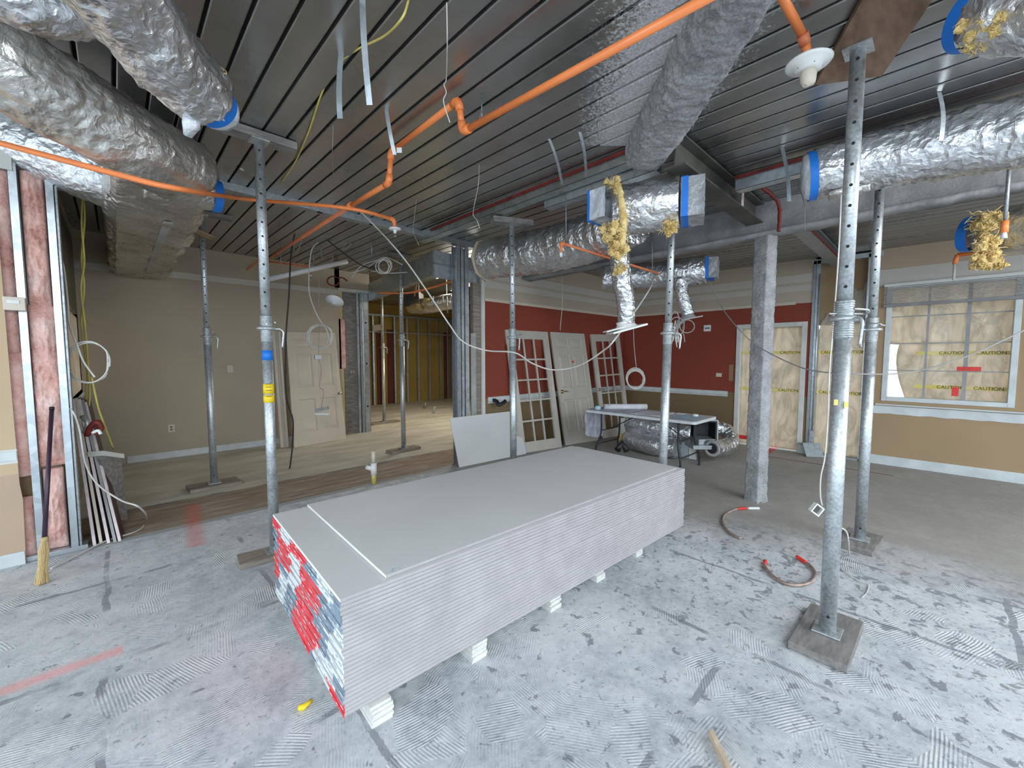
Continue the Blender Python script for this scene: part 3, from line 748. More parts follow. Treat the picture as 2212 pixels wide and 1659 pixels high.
# ---- rear room shell
YF = 12.95
struct('wall_rear_room', MB().box((3.4, YF, 0), (9.9, YF+.12, 3.5)), M['olive'])
struct('wall_rear_left', MB().box((3.72, 8.6, 0), (3.86, YF, 3.5)), M['olive'])
struct('wall_rear_right', MB().box((9.6, YP+.13, 0), (9.75, YF, 3.5)), M['olive'])
rs = sroot('stud_row_rear', (6.5, YF, 0))
for pxx in (806, 824, 852, 879, 903, 927, 951, 966, 975):
    X = py(pxx, 780, YF-.12).x
    stud('stud', X, YF-.12, 0, 2.95, .05, .1, M['stud'], rs, 1 if pxx % 2 else -1)
for pxx in (815, 838, 960):
    X = py(pxx, 780, YF-.05).x
    build('dark_batten', MB().box((X, YF-.03, 0), (X+.22, YF-.005, 2.5)), M['darkred'], rs)
build('top_track', MB().box((4.2, YF-.13, 2.92), (9.6, YF-.01, 2.98)), M['galvdark'], rs)
build('noggin', MB().box((5.4, YF-.10, 2.38), (9.4, YF-.06, 2.42)), M['greytrim'], rs)
# exterior: ground outside the open shop front and behind the right-hand wall
struct('ground', MB().box((-40, -40, -.2), (40, 40, -.125)), mat('pavement', (.45,.45,.45), .9, var=.05, scale=.5))
# ================================================================ STEEL, PROPS, PIPES, DUCTS
# diagonal fireproofed beam
def lumpy(path, wfn, hfn, seed, amp=.02, nu=60, nv=26, par=None):
    """sprayed member hanging from the deck: U-shaped section with rough surface"""
    a, b = Vector(path[0]), Vector(path[1]); d = (b-a); L = d.length; d.normalize(); n = Vector((-d.y, d.x, 0)).normalized()
    def f(u, v):
        p = a + (b-a)*u; w_, h_ = wfn(u), hfn(u); ang = math.pi*v
        cx_ = -math.cos(ang); sy_ = math.sin(ang)
        e = .45
        X = math.copysign(abs(cx_)**e, cx_)*w_/2; Z = -abs(sy_)**e*h_
        q = p + n*X; q.z = cz(q.x, q.y)+.01 + Z
        k = amp*(.5*noise.noise(q*7+Vector((seed,0,0)))+.5*noise.noise(q*25)+.45*noise.noise(q*65))
        return q + (n*cx_*-1 if False else n*cx_)*k + Vector((0, 0, -sy_*k))
    return MB().grid(f, nu, nv)
dp0 = Vector((3.05, 1.69, 0)); dp1 = Vector((.45, -.86, 0))
bm_ = tag(build('fireproofed_beam', lumpy((dp0, dp1), lambda u: .29+.02*math.sin(u*9), lambda u: .19+.01*math.sin(u*14), 3, .022, 380, 60), M['fire']),
    'diagonal ceiling beam coated in rough grey sprayed fireproofing', 'beam')
# I-beam running to the column
def ibeam(a, b, w, h, tf=.014, tw=.010, m=0, top=None):
    a, b = Vector(a), Vector(b); mb = MB()
    mb.bar(a-Vector((0,0,tf/2)), b-Vector((0,0,tf/2)), w, tf, m=m); mb.bar(a-Vector((0,0,h/2)), b-Vector((0,0,h/2)), tw, h-2*tf, m=m)
    mb.bar(a-Vector((0,0,h-tf/2)), b-Vector((0,0,h-tf/2)), w, tf, m=m); return mb
ib = thing('steel_beam', 'dark steel I-beam running under the deck from the sprayed beam to the grey column', 'beam', (4.0, 1.44, 3.0))
zb_ = 3.20
build('beam_section', ibeam((3.05, 1.44, zb_), (4.93, 1.44, zb_-.01), .16, .20), M['beam'], ib)
build('clip_plate', MB().box((4.25, 1.353, 3.0), (4.30, 1.359, 3.12)), M['pinkedge'], ib)
# column and main beam
col = thing('steel_column', 'square steel column coated in rough grey fireproofing standing mid-room', 'column', (5.08, 1.368, 0))
def colfn(u, v):
    a = 2*math.pi*u + .4; r = .082*(1/(max(abs(math.cos(a-.4)), abs(math.sin(a-.4)))))**.8
    Z = 2.92*v; q = Vector((5.08+r*math.cos(a+AZ), 1.368+r*math.sin(a+AZ), Z))
    k = .006*noise.noise(q*14)+.006*noise.noise(q*40)+.004*noise.noise(q*90)
    k += .012*max(0, 1-Z/.06)
    return q + Vector((math.cos(a+AZ), math.sin(a+AZ), 0))*k
build('shaft', MB().grid(colfn, 56, 260), M['fire'], col)
build('base_plate', MB().box((4.99, 1.28, 0), (5.17, 1.46, .014)), M['firedark'], col)
mbm = thing('main_beam', 'deep grey fireproofed beam crossing above the column', 'beam', (5.05, .5, 2.88))
def bfn(u, v):
    Y = -3.0 + 7.9*u; w2 = .10; zt = cz(5.05, Y)
    pts = [(-w2, zt), (-w2, zt-.03), (-w2+.03, zt-.05), (-w2+.03, 2.93), (-w2-.01, 2.90), (-w2, 2.87), (w2, 2.87), (w2, 2.90), (w2-.03, 2.93), (w2-.03, zt-.05), (w2, zt)]
    s_ = v*(len(pts)-1); i = min(int(s_), len(pts)-2); t_ = s_-i
    X = 5.05+pts[i][0]*(1-t_)+pts[i+1][0]*t_; Z = pts[i][1]*(1-t_)+pts[i+1][1]*t_
    q = Vector((X, Y, Z)); k = .012*noise.noise(q*6)+.008*noise.noise(q*25)
    return q+Vector((k, 0, k))
build('sprayed_section', MB().grid(bfn, 220, 20), M['firedark'], mbm)
# second beam, steel joist to the right wall
jb = thing('steel_joist', 'grey steel joist from the main beam to the studs beside the torn plastic', 'beam', (6.5, 1.25, 2.9))
build('bottom_chord', MB().bar((5.2, 1.18, 3.02), (XR, 1.18, 3.0), .15, .02), M['galvdark'], jb)
build('web', MB().bar((5.2, 1.18, 3.10), (XR, 1.18, 3.08), .012, .14), M['galvdark'], jb)
build('top_chord', MB().bar((5.2, 1.18, 3.165), (XR, 1.18, 3.145), .12, .02), M['galvdark'], jb)
build('primed_edge', MB().bar((5.2, 1.10, 3.04), (XR, 1.10, 3.02), .015, .03), M['redprimer'], jb)
# red-primed weld run down the column corner
q = [pd(1640, 400, 3.75), pd(1665, 420, 3.8), pd(1682, 440, 3.85), pd(1684, 470, 3.85), pd(1682, 500, 3.85)]
def rag(pts, r, mt, name, label, cat, seed=1, par=None, n=7, amp=.6, grp=None):
    pts = spline(pts, 8); m = MB().tube(pts, r, n, fn=lambda i, k, a: 1+amp*noise.noise(Vector((i*.7, k*1.3, seed))))
    o = build(name, m, mt, par)
    return tag(o, label, cat, grp) if label else o
rag(q, .016, M['redprimer'], 'primed_bracket', 'ragged dark red primed bracket at the top right corner of the grey column', 'bracket', 4)
# ceiling channel: long metal track with red strip, and the old partition head track
tr = thing('ceiling_track', 'long galvanised ceiling track with a red strip meeting the sprayed beam', 'track', (3.05, 3.2, 3.15))
def trk(x0, y0, y1, w_, z0, h, mt, nm, par):
    m = MB(); t = .003; c_ = cz(x0, (y0+y1)/2)
    m.box((x0, y0, z0), (x0+w_, y1, z0+t)).box((x0, y0, z0), (x0+t, y1, z0+h)).box((x0+w_-t, y0, z0), (x0+w_, y1, z0+h))
    return build(nm, m, mt, par)
trk(2.99, 1.66, 4.92, .12, 3.13, .125, M['track'], 'channel', tr)
build('red_strip', MB().box((2.965, 1.75, 3.20), (2.985, 4.6, 3.225)), M['redprimer'], tr)
trk(3.13, 1.63, 2.80, .10, 3.06, .10, M['stud'], 'box_channel', tr)
build('insulation_plug', MB().box((3.0, 1.60, 3.09), (3.11, 1.66, 3.2)), M['yellowins'], tr, bevel=.01)
tt = thing('partition_track', 'dark metal head track of the removed partition crossing the deck', 'track', (2.4, 4.95, 3.2))
m = MB(); 
m.bar((.80, 4.97, cz(.8, 4.97)-.035), (3.96, 4.90, cz(3.96, 4.9)-.035), .10, .07)
build('channel', m, M['galvdark'], tt)
for i in range(5):
    X = 1.1+i*.6; build('knockout', MB().box((X, 4.90, 3.2), (X+.05, 4.912, 3.22)), M['void'], tt)
tr3 = thing('ceiling_track', 'galvanised ceiling track with red strip leading to the blue-taped right duct', 'track', (4.2, .5, 3.1))
trk(3.99, -.3, 1.33, .10, 3.05, .11, M['stud'], 'channel', tr3)
build('red_strip', MB().box((3.965, -.3, 3.14), (3.98, 1.33, 3.165)), M['redprimer'], tr3)

# ---------------------------------------------------------------- shoring props
CZ = 1.815
def shore(label, bx, by, tx, ty, ztop, rot=0, collar=CZ, plank=(.30, .13, .04), prot=0, z0=.045, group=None, stickers=0, hole_dir=None, head=True, headsize=(.50, .10, .05), hrot=None, plabel=None, hlabel=None, rings=0, grey='galv', r1=.039, r2=.031):
    """adjustable steel prop: ribbed outer tube, drilled inner tube, collar nut with handle, plates"""
    th_ = thing('shoring_post', label, 'post', (bx, by, z0), group)
    B = Vector((bx, by, z0)); T = Vector((tx, ty, ztop)); d = (T-B); d.normalize()
    def at(z): return B + (T-B)*((z-z0)/(ztop-z0))
    build('base_plate', MB().obox(B+Vector((-.065,-.065,0)), (.13,0,0), (0,.13,0), (0,0,.008)), M[grey], th_, bevel=.002)
    m = MB().cyl(at(z0+.008), at(collar-.10), r1, n=24)
    build('outer_tube', m, M[grey], th_)
    m = MB().cyl(at(collar-.10), at(collar+.10), r1+.001, n=24)
    for i in range(16):
        z = collar-.10+.0125*i
        m.tube([at(z), at(z+.003), at(z+.006), at(z+.009)], [r1+.001, r1+.005, r1+.005, r1+.001], 24, cap=False)
    build('threaded_sleeve', m, M[grey], th_)
    m = MB().cyl(at(collar+.10), at(ztop-.008), r2, n=20)
    hd_ = hole_dir if hole_dir else (-B.x, -B.y)
    hv = Vector((hd_[0], hd_[1], 0)).normalized(); zz = collar+.17
    itb = build('inner_tube', m, M[grey], th_)
    while zz < ztop-.06:
        p = at(zz); build('pin_hole', MB().cyl(p+hv*(r2-.004), p+hv*(r2+.0012), .008, n=10), M['void'], itb); zz += .105
    p = at(.10+z0); build('pin_hole', MB().cyl(p+hv*(r1-.004), p+hv*(r1+.0012), .008, n=10), M['void'], th_)
    m = MB().tube([at(collar-.012), at(collar-.006), at(collar+.006), at(collar+.016), at(collar+.02)], [r1+.012, r1+.028, r1+.03, r1+.012, r1+.004], 20)
    cn_ = build('collar_nut', m, M[grey], th_)
    a = Vector((math.cos(rot), math.sin(rot), 0)); c0 = at(collar-.005)
    hp = spline([c0+a*.05, c0+a*.09+Vector((0,0,.006)), c0+a*.115+Vector((0,0,-.02)), c0+a*.112+Vector((0,0,-.07)), c0+a*.105+Vector((0,0,-.14))], 5)
    build('handle', MB().tube(hp, .008, 8), M[grey], cn_)
    b_ = Vector((-a.y, a.x, 0)); c1 = at(collar+.03)
    build('locking_pin', MB().tube(spline([c1-b_*.085, c1+b_*.085, c1+b_*.10+a*.03, c1+b_*.085+a*.05+Vector((0,0,.015)), c1+a*.06+Vector((0,0,.02))], 5), .0055, 7), M[grey], th_)
    if head:
        build('head_plate', MB().obox(T+Vector((-.06,-.06,-.008)), (.12,0,0), (0,.12,0), (0,0,.008)), M[grey], th_)
    # plank below
    u = Vector((math.cos(prot), math.sin(prot), 0)); v = Vector((-u.y, u.x, 0)); L, W_, hh = plank
    pm = MB().obox(Vector((bx, by, .001))-u*L/2-v*W_/2, u*L, v*W_, (0, 0, z0-.003))
    tag(build('base_block', pm, M['wood'] if not rings else M['woodgrey'], bevel=.004), plabel, 'wood block')
    if hlabel:
        hr = prot if hrot is None else hrot
        u = Vector((math.cos(hr), math.sin(hr), 0)); v = Vector((-u.y, u.x, 0)); L, W_, hh = headsize
        hm = MB().obox(T-u*L/2-v*W_/2+Vector((0,0,.001)), u*L, v*W_, (0, 0, hh))
        tag(build('head_block', hm, M['woodgrey'], bevel=.003), hlabel, 'wood block')
    return th_, at
def topz(x, y, hh): return cz(x, y)-hh-.004
pA_, pB_, pC_ = pz(594, 1188, .045), pz(463, 1043, .045), pz(872, 968, .045)
pD_, pE_ = Vector((3.28, 3.39, .045)), Vector((3.73, 1.81, .045))
pF_, pG_ = pz(1787, 1362, .045), pz(1857, 1163, .045)
pH_ = pz(830, 910, .045)
ta_ = pc(557, 300, .07); th1, atA = shore('shoring post with blue band and yellow stickers at the left end of the drywall stack', pA_.x, pA_.y, pA_.x+.0, pA_.y, topz(pA_.x, pA_.y, .06), rot=-.2, prot=-.1, plank=(.50,.22,.04), headsize=(.50,.13,.055), hrot=0,
   plabel='thick grey wood block under the stickered shoring post left of the drywall', hlabel='grey wood beam on top of the stickered left shoring post', r1=.037, r2=.034)
# stickers on post A
for (y0, y1, mt, nm) in ((757, 778, 'bluetape', 'blue_band'), (829, 850, 'yellowtape', 'warning_sticker'), (853, 869, 'yellowtape', 'warning_sticker')):
    z1_, z0_ = pd(578, y0, fwd(pA_)).z, pd(580, y1, fwd(pA_)).z
    build(nm, MB().tube([atA(z0_), atA(z1_)], .0382, 24), M[mt], th1)
for z in (1.385, 1.36, 1.335, 1.29): 
    c_ = atA(z); n_ = Vector((-c_.x, -c_.y, 0)).normalized()
    build('print_line', MB().obox(c_+n_*.0385+Vector((n_.y,-n_.x,0))*-.018, Vector((n_.y,-n_.x,0))*.036, n_*.001, (0,0,.004)), M['ink'], th1)
shore('galvanised shoring post standing on a long plank before the beige wall', pB_.x, pB_.y, pB_.x, pB_.y, topz(pB_.x, pB_.y, .045), rot=-.6, plank=(.52,.28,.04), prot=0.05, headsize=(.62,.12,.045), hrot=0,
   plabel='long weathered plank under the shoring post near the beige wall', hlabel='dark plank on top of the shoring post nearest the beige wall', collar=1.84)
shore('galvanised shoring post on a plank in front of the rear-room opening', pC_.x, pC_.y, pC_.x, pC_.y, topz(pC_.x, pC_.y, .04), rot=-.3, plank=(.56,.20,.04), prot=0.05, headsize=(.40,.10,.04), hrot=0,
   plabel='dark plank under the shoring post at the rear-room opening', hlabel='wood plank on top of the shoring post at the rear-room opening', collar=1.87)
shore('slim galvanised shoring post behind the drywall stack beside the first glazed door', pD_.x, pD_.y, pD_.x-.03, pD_.y, 3.06, rot=-1.6, headsize=(.46,.15,.06), hrot=-.45, plank=(.3,.14,.04),
   plabel='wood block under the shoring post hidden behind the drywall stack', hlabel='knotty wood plank on top of the post beside the glazed door')
shore('galvanised shoring post behind the drywall stack in front of the folding table', pE_.x, pE_.y, pE_.x+.03, pE_.y-.03, 3.18, rot=-1.0, plank=(.3,.14,.04),
   plabel='wood block under the shoring post in front of the folding table')
tF, atF = shore('large foreground galvanised shoring post on a stained block at right', pF_.x, pF_.y, pF_.x+.0, pF_.y+.0, topz(pF_.x, pF_.y, .03), rot=-2.3, plank=(.52,.26,.045), prot=-.02, headsize=(.52,.22,.028), hrot=math.pi/4+.05, collar=1.80,
   plabel='dark square wood block under the large foreground post', rings=1, r1=.040, r2=.034)
for (y0, x0_) in ((875, 1800), (880, 1822)):
    p = pd(x0_, y0, fwd(pF_)-.045); r_ = Vector((math.cos(AZ), math.sin(AZ), 0))
    build('torn_sticker', MB().obox(p, r_*.022, (0,0,.03), Vector((-math.sin(AZ)*0,0,0))+Vector((r_.y,-r_.x,0))*.004), M['cableyellow'], tF)
tG, atG = shore('galvanised shoring post on a brown-edged block beyond the foreground post', pG_.x, pG_.y, pG_.x+.0, pG_.y+.0, topz(pG_.x, pG_.y, .03)-.0, rot=2.6, plank=(.46,.25,.04), prot=-.08, collar=1.82,
   plabel='dusty wood block with brown edges under the rearmost right post', rings=1)
shore('shoring post standing inside the rear room on a small plank', pH_.x, pH_.y, pH_.x, pH_.y, cz(pH_.x, pH_.y)-.02, rot=0, plank=(.75,.2,.04), prot=.05,
   plabel='dark plank under the shoring post inside the rear room')
# stained plywood head board on post F
tz_ = topz(pF_.x, pF_.y, .03)
cs = [pz(1760, 185, tz_), pz(1905, 165, tz_), pz(2015, 0, tz_), pz(1880, -30, tz_)]
vs = [Vector((c.x, c.y, tz_+.001)) for c in cs]; vs += [v+Vector((0,0,.025)) for v in vs]
tag(build('head_board', MB().add(vs, [(0,1,2,3),(4,5,6,7),(0,1,5,4),(1,2,6,5),(2,3,7,6),(3,0,4,7)]), M['woodrust']), 'rust-stained plywood board on top of the large foreground post', 'board')

# ---------------------------------------------------------------- orange sprinkler pipes
def pipe(path, r, mt, name, par=None, n=14): return build(name, MB().tube(path, r, n), mt, par)
def elbow(p, r, mt, par): return build('elbow', MB().tube([p[0], p[1], p[2]], [r*1.35]*3, 14), mt, par)
sp = thing('sprinkler_pipe', 'long bright orange sprinkler pipe with a dropped jog running across the ceiling', 'pipe', (1.9, 2.5, 3.05))
XP = 1.88; zp = 3.02
a0 = pz(1560, -22, 3.05); a1 = pz(1000, 284, 3.02)
dz_ = lambda p, z: Vector((p.x, p.y, z))
# points: lower run, rise, upper run, drop, lower run to the cross, on to the far wall
P1 = px(1000, 285, a1.x); P2 = pd(990, 217, fwd(P1)-.02)
P3 = pz(845, 328, P2.z); P4 = pd(840, 395, fwd(P3)); P5 = pz(755, 446, P4.z+.01); P6 = px(560, 572, P5.x+.0)
P6 = pd(563, 570, 8.2*_ey[1]+P5.x*_ex[1])
R = .0205
pipe([a0, P1], R, M['orange'], 'run', sp); pipe([P1, P2], R, M['orange'], 'riser', sp); pipe([P2, P3], R, M['orange'], 'run', sp)
pipe([P3, P4], R, M['orange'], 'riser', sp); pipe([P4, P5], R, M['orange'], 'run', sp); pipe([P5, P6], R, M['orangedull'], 'run', sp)
def fit(p, a, b, par, r=.027, L=.06):
    a = (Vector(a)-p).normalized(); b = (Vector(b)-p).normalized()
    c = [p+a*L, p+a*L*.45, p+(a+b)*L*.12, p+b*L*.45, p+b*L]
    build('elbow', MB().tube(c, r, 14), M['orange'], par)
fit(P1, a0, P2, sp); fit(P2, P1, P3, sp); fit(P3, P2, P4, sp); fit(P4, P3, P5, sp)
build('tee', MB().cyl(P5-(P5-P4).normalized()*.05, P5+(P5-P4).normalized()*.06, .028, n=14), M['orange'], sp)
# cross line at the partition
sp2 = thing('sprinkler_pipe', 'sagging orange sprinkler pipe crossing in front of the foil ducts and left post', 'pipe', tuple(P5))
z2 = P5.z
path = [pd(-60, 290, 2.45), pd(0, 309, 2.5), pd(160, 352, 2.48), pd(250, 376, 2.53), pd(340, 399, 2.6), pd(400, 410, 2.7), pd(440, 417, 2.92), pd(480, 423, 3.35), pd(550, 432, 4.05), P5 + Vector((-.02, 0, -.02)), pd(850, 474, fwd(P5)+.35)]
pipe(spline(path, 6), .017, M['orange'], 'run', sp2)
e = path[-1]; dn = pd(853, 492, fwd(e)); pipe([e, dn], .017, M['orange'], 'drop', sp2); fit(e, path[-2], dn, sp2, .023, .045)
def head(p, par_label, s=1.0, escut=True, grp=None):
    t_ = build('sprinkler_head', MB().lathe(p, [(.0, 0), (.016*s, 0), (.018*s, -.02*s), (.012*s, -.05*s), (0, -.05*s)], 14), M['plastic_white'], grp, label=par_label)
    if escut: build('escutcheon', MB().lathe(p, [(.0, -.004), (.05*s, -.004), (.055*s, -.012*s), (.045*s, -.02*s), (.02*s, -.022*s), (0, -.022*s)], 20), M['plastic_white'], t_)
    build('deflector', MB().lathe(p, [(.0, -.055*s), (.008*s, -.055*s), (.008*s, -.075*s), (.018*s, -.078*s), (.018*s, -.081*s), (0, -.081*s)], 12), M['chrome'], t_)
    return t_
head(dn, 'white sprinkler head on the short orange drop near the left partition track', 1.1, grp=sp2)
# third line near the back wall
sp3 = thing('sprinkler_pipe', 'thin dusty orange pipe near the beige wall above the white pipe', 'pipe', tuple(P6))
q0 = pd(510, 603, 7.6); q1 = pd(560, 562, 6.9); q2 = pd(670, 577, 6.9); q3 = pd(671, 592, 6.9)
pipe(spline([q1, q2], 4), .016, M['orangedull'], 'run', sp3); pipe([q2, q3], .016, M['orangedull'], 'drop', sp3); pipe([q1, q0], .016, M['orangedull'], 'run', sp3)
head(q3, 'small white sprinkler head on the dusty pipe near the beige wall', .9, False, grp=sp3)
build('red_cap', MB().cyl(q0, q0+Vector((-.02,.03,-.02)), .035, n=12), M['redprimer'], sp3)
# pipe in the rear room
sp4 = thing('sprinkler_pipe', 'curving orange pipe seen above the rear-room opening', 'pipe', (5, 7, 2.9))
pth = [pd(815, 632, 7.6), pd(880, 633, 7.4), pd(930, 622, 7.1), pd(981, 606, 6.8)]
pipe(spline(pth, 6), .016, M['orange'], 'run', sp4); pipe([pd(895,640,7.6), pd(900, 612, 7.6)], .012, M['orangedull'], 'branch', sp4)
head(pd(979, 612, 6.8), 'small sprinkler head in the rear-room opening', .8, False, grp=sp4)
# pipe above the centre duct
sp5 = thing('sprinkler_pipe', 'orange branch pipe below the central foil duct', 'pipe', (3.4, 2.4, 2.7))
c0 = pd(1213, 525, 3.95); c1 = pd(1318, 558, 4.15); c2 = pd(1420, 590, 4.7)
pipe([c0, c1], .0125, M['orangedull'], 'run', sp5); pipe([c1, c2], .0125, M['orangedull'], 'run', sp5)
cd = pd(1212, 545, 3.95); pipe([c0, cd], .013, M['orange'], 'drop', sp5); fit(c0, c1, cd, sp5, .019, .035)
head(cd, 'bare sprinkler head on the orange branch below the central duct', .9, False, grp=sp5)
# upper right pipe with its plastic cup
sp6 = thing('sprinkler_pipe', 'short orange pipe dropping from the deck at upper right', 'pipe', tuple(pd(1745, 100, 2.0)))
r0 = pd(1655, -70, 1.8); r1_ = pd(1737, 82, 2.12); r2_ = pd(1747, 130, 2.12)
pipe([r0, r1_], .0195, M['orange'], 'run', sp6); pipe([r1_, r2_], .0195, M['orange'], 'drop', sp6)
build('coupling', MB().cyl(r1_-(r1_-r0).normalized()*.03, r1_+(r2_-r1_).normalized()*.03, .025, n=14), M['orangedull'], sp6)
cup = thing('sprinkler_cup', 'white plastic protective cup around the sprinkler at upper right', 'sprinkler', tuple(r2_))
build('flange', MB().lathe(r2_, [(0, .0), (.085, .0), (.10, -.012), (.092, -.022), (.06, -.03), (.055, -.045), (.03, -.05), (0, -.05)], 26), M['plastic_white'], cup)
build('crumpled_cap', MB().tube([r2_+Vector((0,0,-.045)), r2_+Vector((.005,0,-.07)), r2_+Vector((0,0,-.10)), r2_+Vector((-.01,.01,-.12))], [.03, .036, .034, .012], 12, fn=lambda i,k,a: 1+.25*noise.noise(Vector((i,k,2)))), M['doorpaint'], cup)
for i in range(5):
    a = i*1.25; build('slot', MB().box(*(r2_+Vector((.05*math.cos(a)-.006,.05*math.sin(a)-.006,-.0435)), r2_+Vector((.05*math.cos(a)+.006,.05*math.sin(a)+.006,-.0405)))), M['socket'], cup)
sp7 = thing('sprinkler_pipe', 'orange elbow and drop in front of the right wall above the blind', 'pipe', tuple(pd(2067, 555, 4.8)))
g0, g1, g2 = pd(2150, 495, 4.7), pd(2068, 551, 4.9), pd(2062, 570, 4.9)
pipe([pd(2300,520,4.3), g1], .022, M['orange'], 'run', sp7); pipe([g1, g2], .022, M['orange'], 'drop', sp7)
build('white_tail', MB().cyl(g2, pd(2060, 605, 4.9), .012, n=10), M['cable'], sp7)
s8 = pd(2170, 492, 3.2)
sp8 = thing('sprinkler_pipe', 'orange coupling with white tip beside the torn yellow insulation at right', 'pipe', tuple(s8))
build('coupling', MB().cyl(s8+Vector((0,0,.05)), s8+Vector((0,0,-.035)), .022, n=14), M['orange'], sp8)
build('riser', MB().cyl(s8+Vector((0,0,.04)), Vector((s8.x, s8.y, cz(s8.x, s8.y))), .012, n=8), M['galvdark'], sp8)
build('tip', MB().cyl(s8+Vector((0,0,-.035)), s8+Vector((0,0,-.08)), .014, .02, n=12), M['plastic_white'], sp8)
# white PVC
w0, w1 = pd(470+110, 603, 6.2), pd(750, 565, 6.9)
pv = thing('pvc_pipe', 'white plastic pipe hung below the deck before the beige wall', 'pipe', tuple((w0+w1)/2))
pipe([w0, w1], .038, M['plastic_white'], 'tube', pv)
for k in (.15, .55, .8):
    p = w0.lerp(w1, k); build('hanger', MB().tube([p+Vector((0,0,.04)), p+Vector((0,0,cz(p.x,p.y)-p.z))], .004, 6), M['galvdark'], pv)
# ---------------------------------------------------------------- ducts
def duct(path, r, seed=1, n=44, steps=14, amp=.016, squash=1.0, ribs=0, mt='foil', nm='wrap', par=None, ends=True, coarse=.7):
    pts = spline(path, steps); rr = r if isinstance(r, (list, tuple)) else [r]*len(path)
    R_ = []
    for i in range(len(pts)):
        t = i/(len(pts)-1)*(len(rr)-1); k = min(int(t), len(rr)-2) if len(rr) > 1 else 0
        R_.append(rr[k]*(1-(t-k))+rr[min(k+1, len(rr)-1)]*(t-k))
    def fn(i, k, a):
        q = pts[i]*1.0; d = Vector((math.cos(a), math.sin(a), 0))
        v = Vector((q.x*3+seed, q.y*3+d.x*1.2, q.z*3+d.y*1.2))
        s_ = amp/R_[i]
        w_ = s_*(coarse*noise.noise(v*1.1) + .9*abs(noise.noise(v*3.1)) + .55*noise.noise(v*7.3) + .3*noise.noise(v*15))
        if ribs: w_ += .022*math.sin(i*ribs)
        sq = 1/math.sqrt(math.cos(a)**2 + (math.sin(a)/squash)**2) if squash != 1 else 1
        return sq*(1+w_)
    return build(nm, MB().tube(pts, R_, n, fn=fn, cap=ends), M[mt], par)
def tape_ring(p, d, r, wd, mt, par, nm='tape_band', n=36, squash=1):
    d = Vector(d).normalized()
    return build(nm, MB().tube([p-d*wd/2, p+d*wd/2], r, n, cap=False), M[mt], par)
def shaggy(c, size, seed, mt='yellowins', par=None, nm='insulation_tuft', n=5):
    """torn fibreglass: a ragged core with many thin curling fibres and flakes"""
    m = MB(); c = Vector(c); rnd = random.Random(seed)
    for k in range(n*2):
        p = c + Vector((rnd.uniform(-1,1), rnd.uniform(-1,1), rnd.uniform(-1,1)))*size*.45; d = Vector((rnd.uniform(-1,1), rnd.uniform(-1,1), rnd.uniform(-1.2,.3))).normalized(); pts = [p.copy()]
        for i in range(3):
            d = (d+Vector((rnd.uniform(-.6,.6), rnd.uniform(-.6,.6), rnd.uniform(-.8,.2)))).normalized(); p = p+d*size*.22; pts.append(p.copy())
        pts = spline(pts, 6); L = len(pts)
        m.tube(pts, [size*(.20*(1-abs(2*i/L-.8))**.5*1.0+.02) if abs(2*i/L-.8) < 1 else size*.02 for i in range(L)], 12, fn=lambda i, k_, a: 1+1.1*noise.noise(Vector((i*.8, k_*1.3, seed+k)))+.5*noise.noise(Vector((i*2.1, k_*3.0, seed+k))), smooth=False)
    for k in range(n*12):
        p = c + Vector((rnd.uniform(-1,1), rnd.uniform(-1,1), rnd.uniform(-1,1)))*size*.55; d = Vector((rnd.uniform(-1,1), rnd.uniform(-1,1), rnd.uniform(-1,.6))).normalized(); pts = [p.copy()]
        for i in range(3):
            d = (d+Vector((rnd.uniform(-.7,.7), rnd.uniform(-.7,.7), rnd.uniform(-.8,.5)))).normalized(); p = p+d*size*.16; pts.append(p.copy())
        m.tube(pts, [size*.035, size*.03, size*.02, size*.006], 4, smooth=False)
    return build(nm, m, M[mt], par)
def strap(a, b, w=.025, name='hanger_strap', label=None, par=None, mt='stud', bend=.02, grp=None):
    a, b = Vector(a), Vector(b); r_ = Vector((math.cos(AZ), math.sin(AZ), 0))
    def f(u, v): return a.lerp(b, u) + r_*(v-.5)*w + Vector((r_.y, -r_.x, 0))*bend*math.sin(u*3.0)
    o = build(name, MB().slab(f, 12, 1, Vector((r_.y, -r_.x, 0))*.0015, smooth=False), M[mt], par)
    return tag(o, label, 'strap', grp) if label else o

# centre duct along the red wall side
d1_ = thing('foil_duct', 'large central foil-wrapped duct with torn yellow insulation and blue-taped film caps', 'duct', (3.4, 2.8, 2.75))
pE0 = pd(1052, 562, 5.35); pE1 = pd(1180, 540, 4.8); pE2 = pd(1290, 510, 4.25); pE3 = pd(1370, 475, 3.85)
duct([pE0, pE1, pE2, pE3], [.235, .25, .235, .21], 2, par=d1_, steps=26, ribs=1.15)
build('duct_flange', MB().cyl(pE0-(pE1-pE0).normalized()*.03, pE0, .27, n=8), M['cream'], d1_)
# tee box: short run to the right with film-capped square end
bx0 = pd(1345, 458, 3.46); bx1 = pd(1468, 440, 3.28)
duct([bx0+(bx0-bx1)*.15, bx0, bx1], [.16, .20, .185], 5, par=d1_, steps=22, nm='tee_wrap', squash=.95, amp=.022)
def capbox(c, ax, s, L, par, mt='grey_wrap', nm='film_cap', seed=0):
    ax = Vector(ax).normalized(); x = Vector((-ax.y, ax.x, 0)).normalized(); z = Vector((0,0,1)); c = Vector(c)
    m = MB(); N = 10
    def side(p0, e1, e2):
        m.grid(lambda u, v: p0+e1*u+e2*v+ (e1.cross(e2).normalized())*.010*noise.noise((p0+e1*u+e2*v)*22+Vector((seed,0,0))), N, N)
    a = c - x*s/2 - z*s/2
    side(a, x*s, ax*L); side(a+z*s, x*s, ax*L); side(a, z*s, ax*L); side(a+x*s, z*s, ax*L); side(a+ax*L, x*s, z*s)
    return build(nm, m, M[mt], par)
ax_ = (bx1-bx0).normalized(); ax_.z = 0; ax_.normalize()
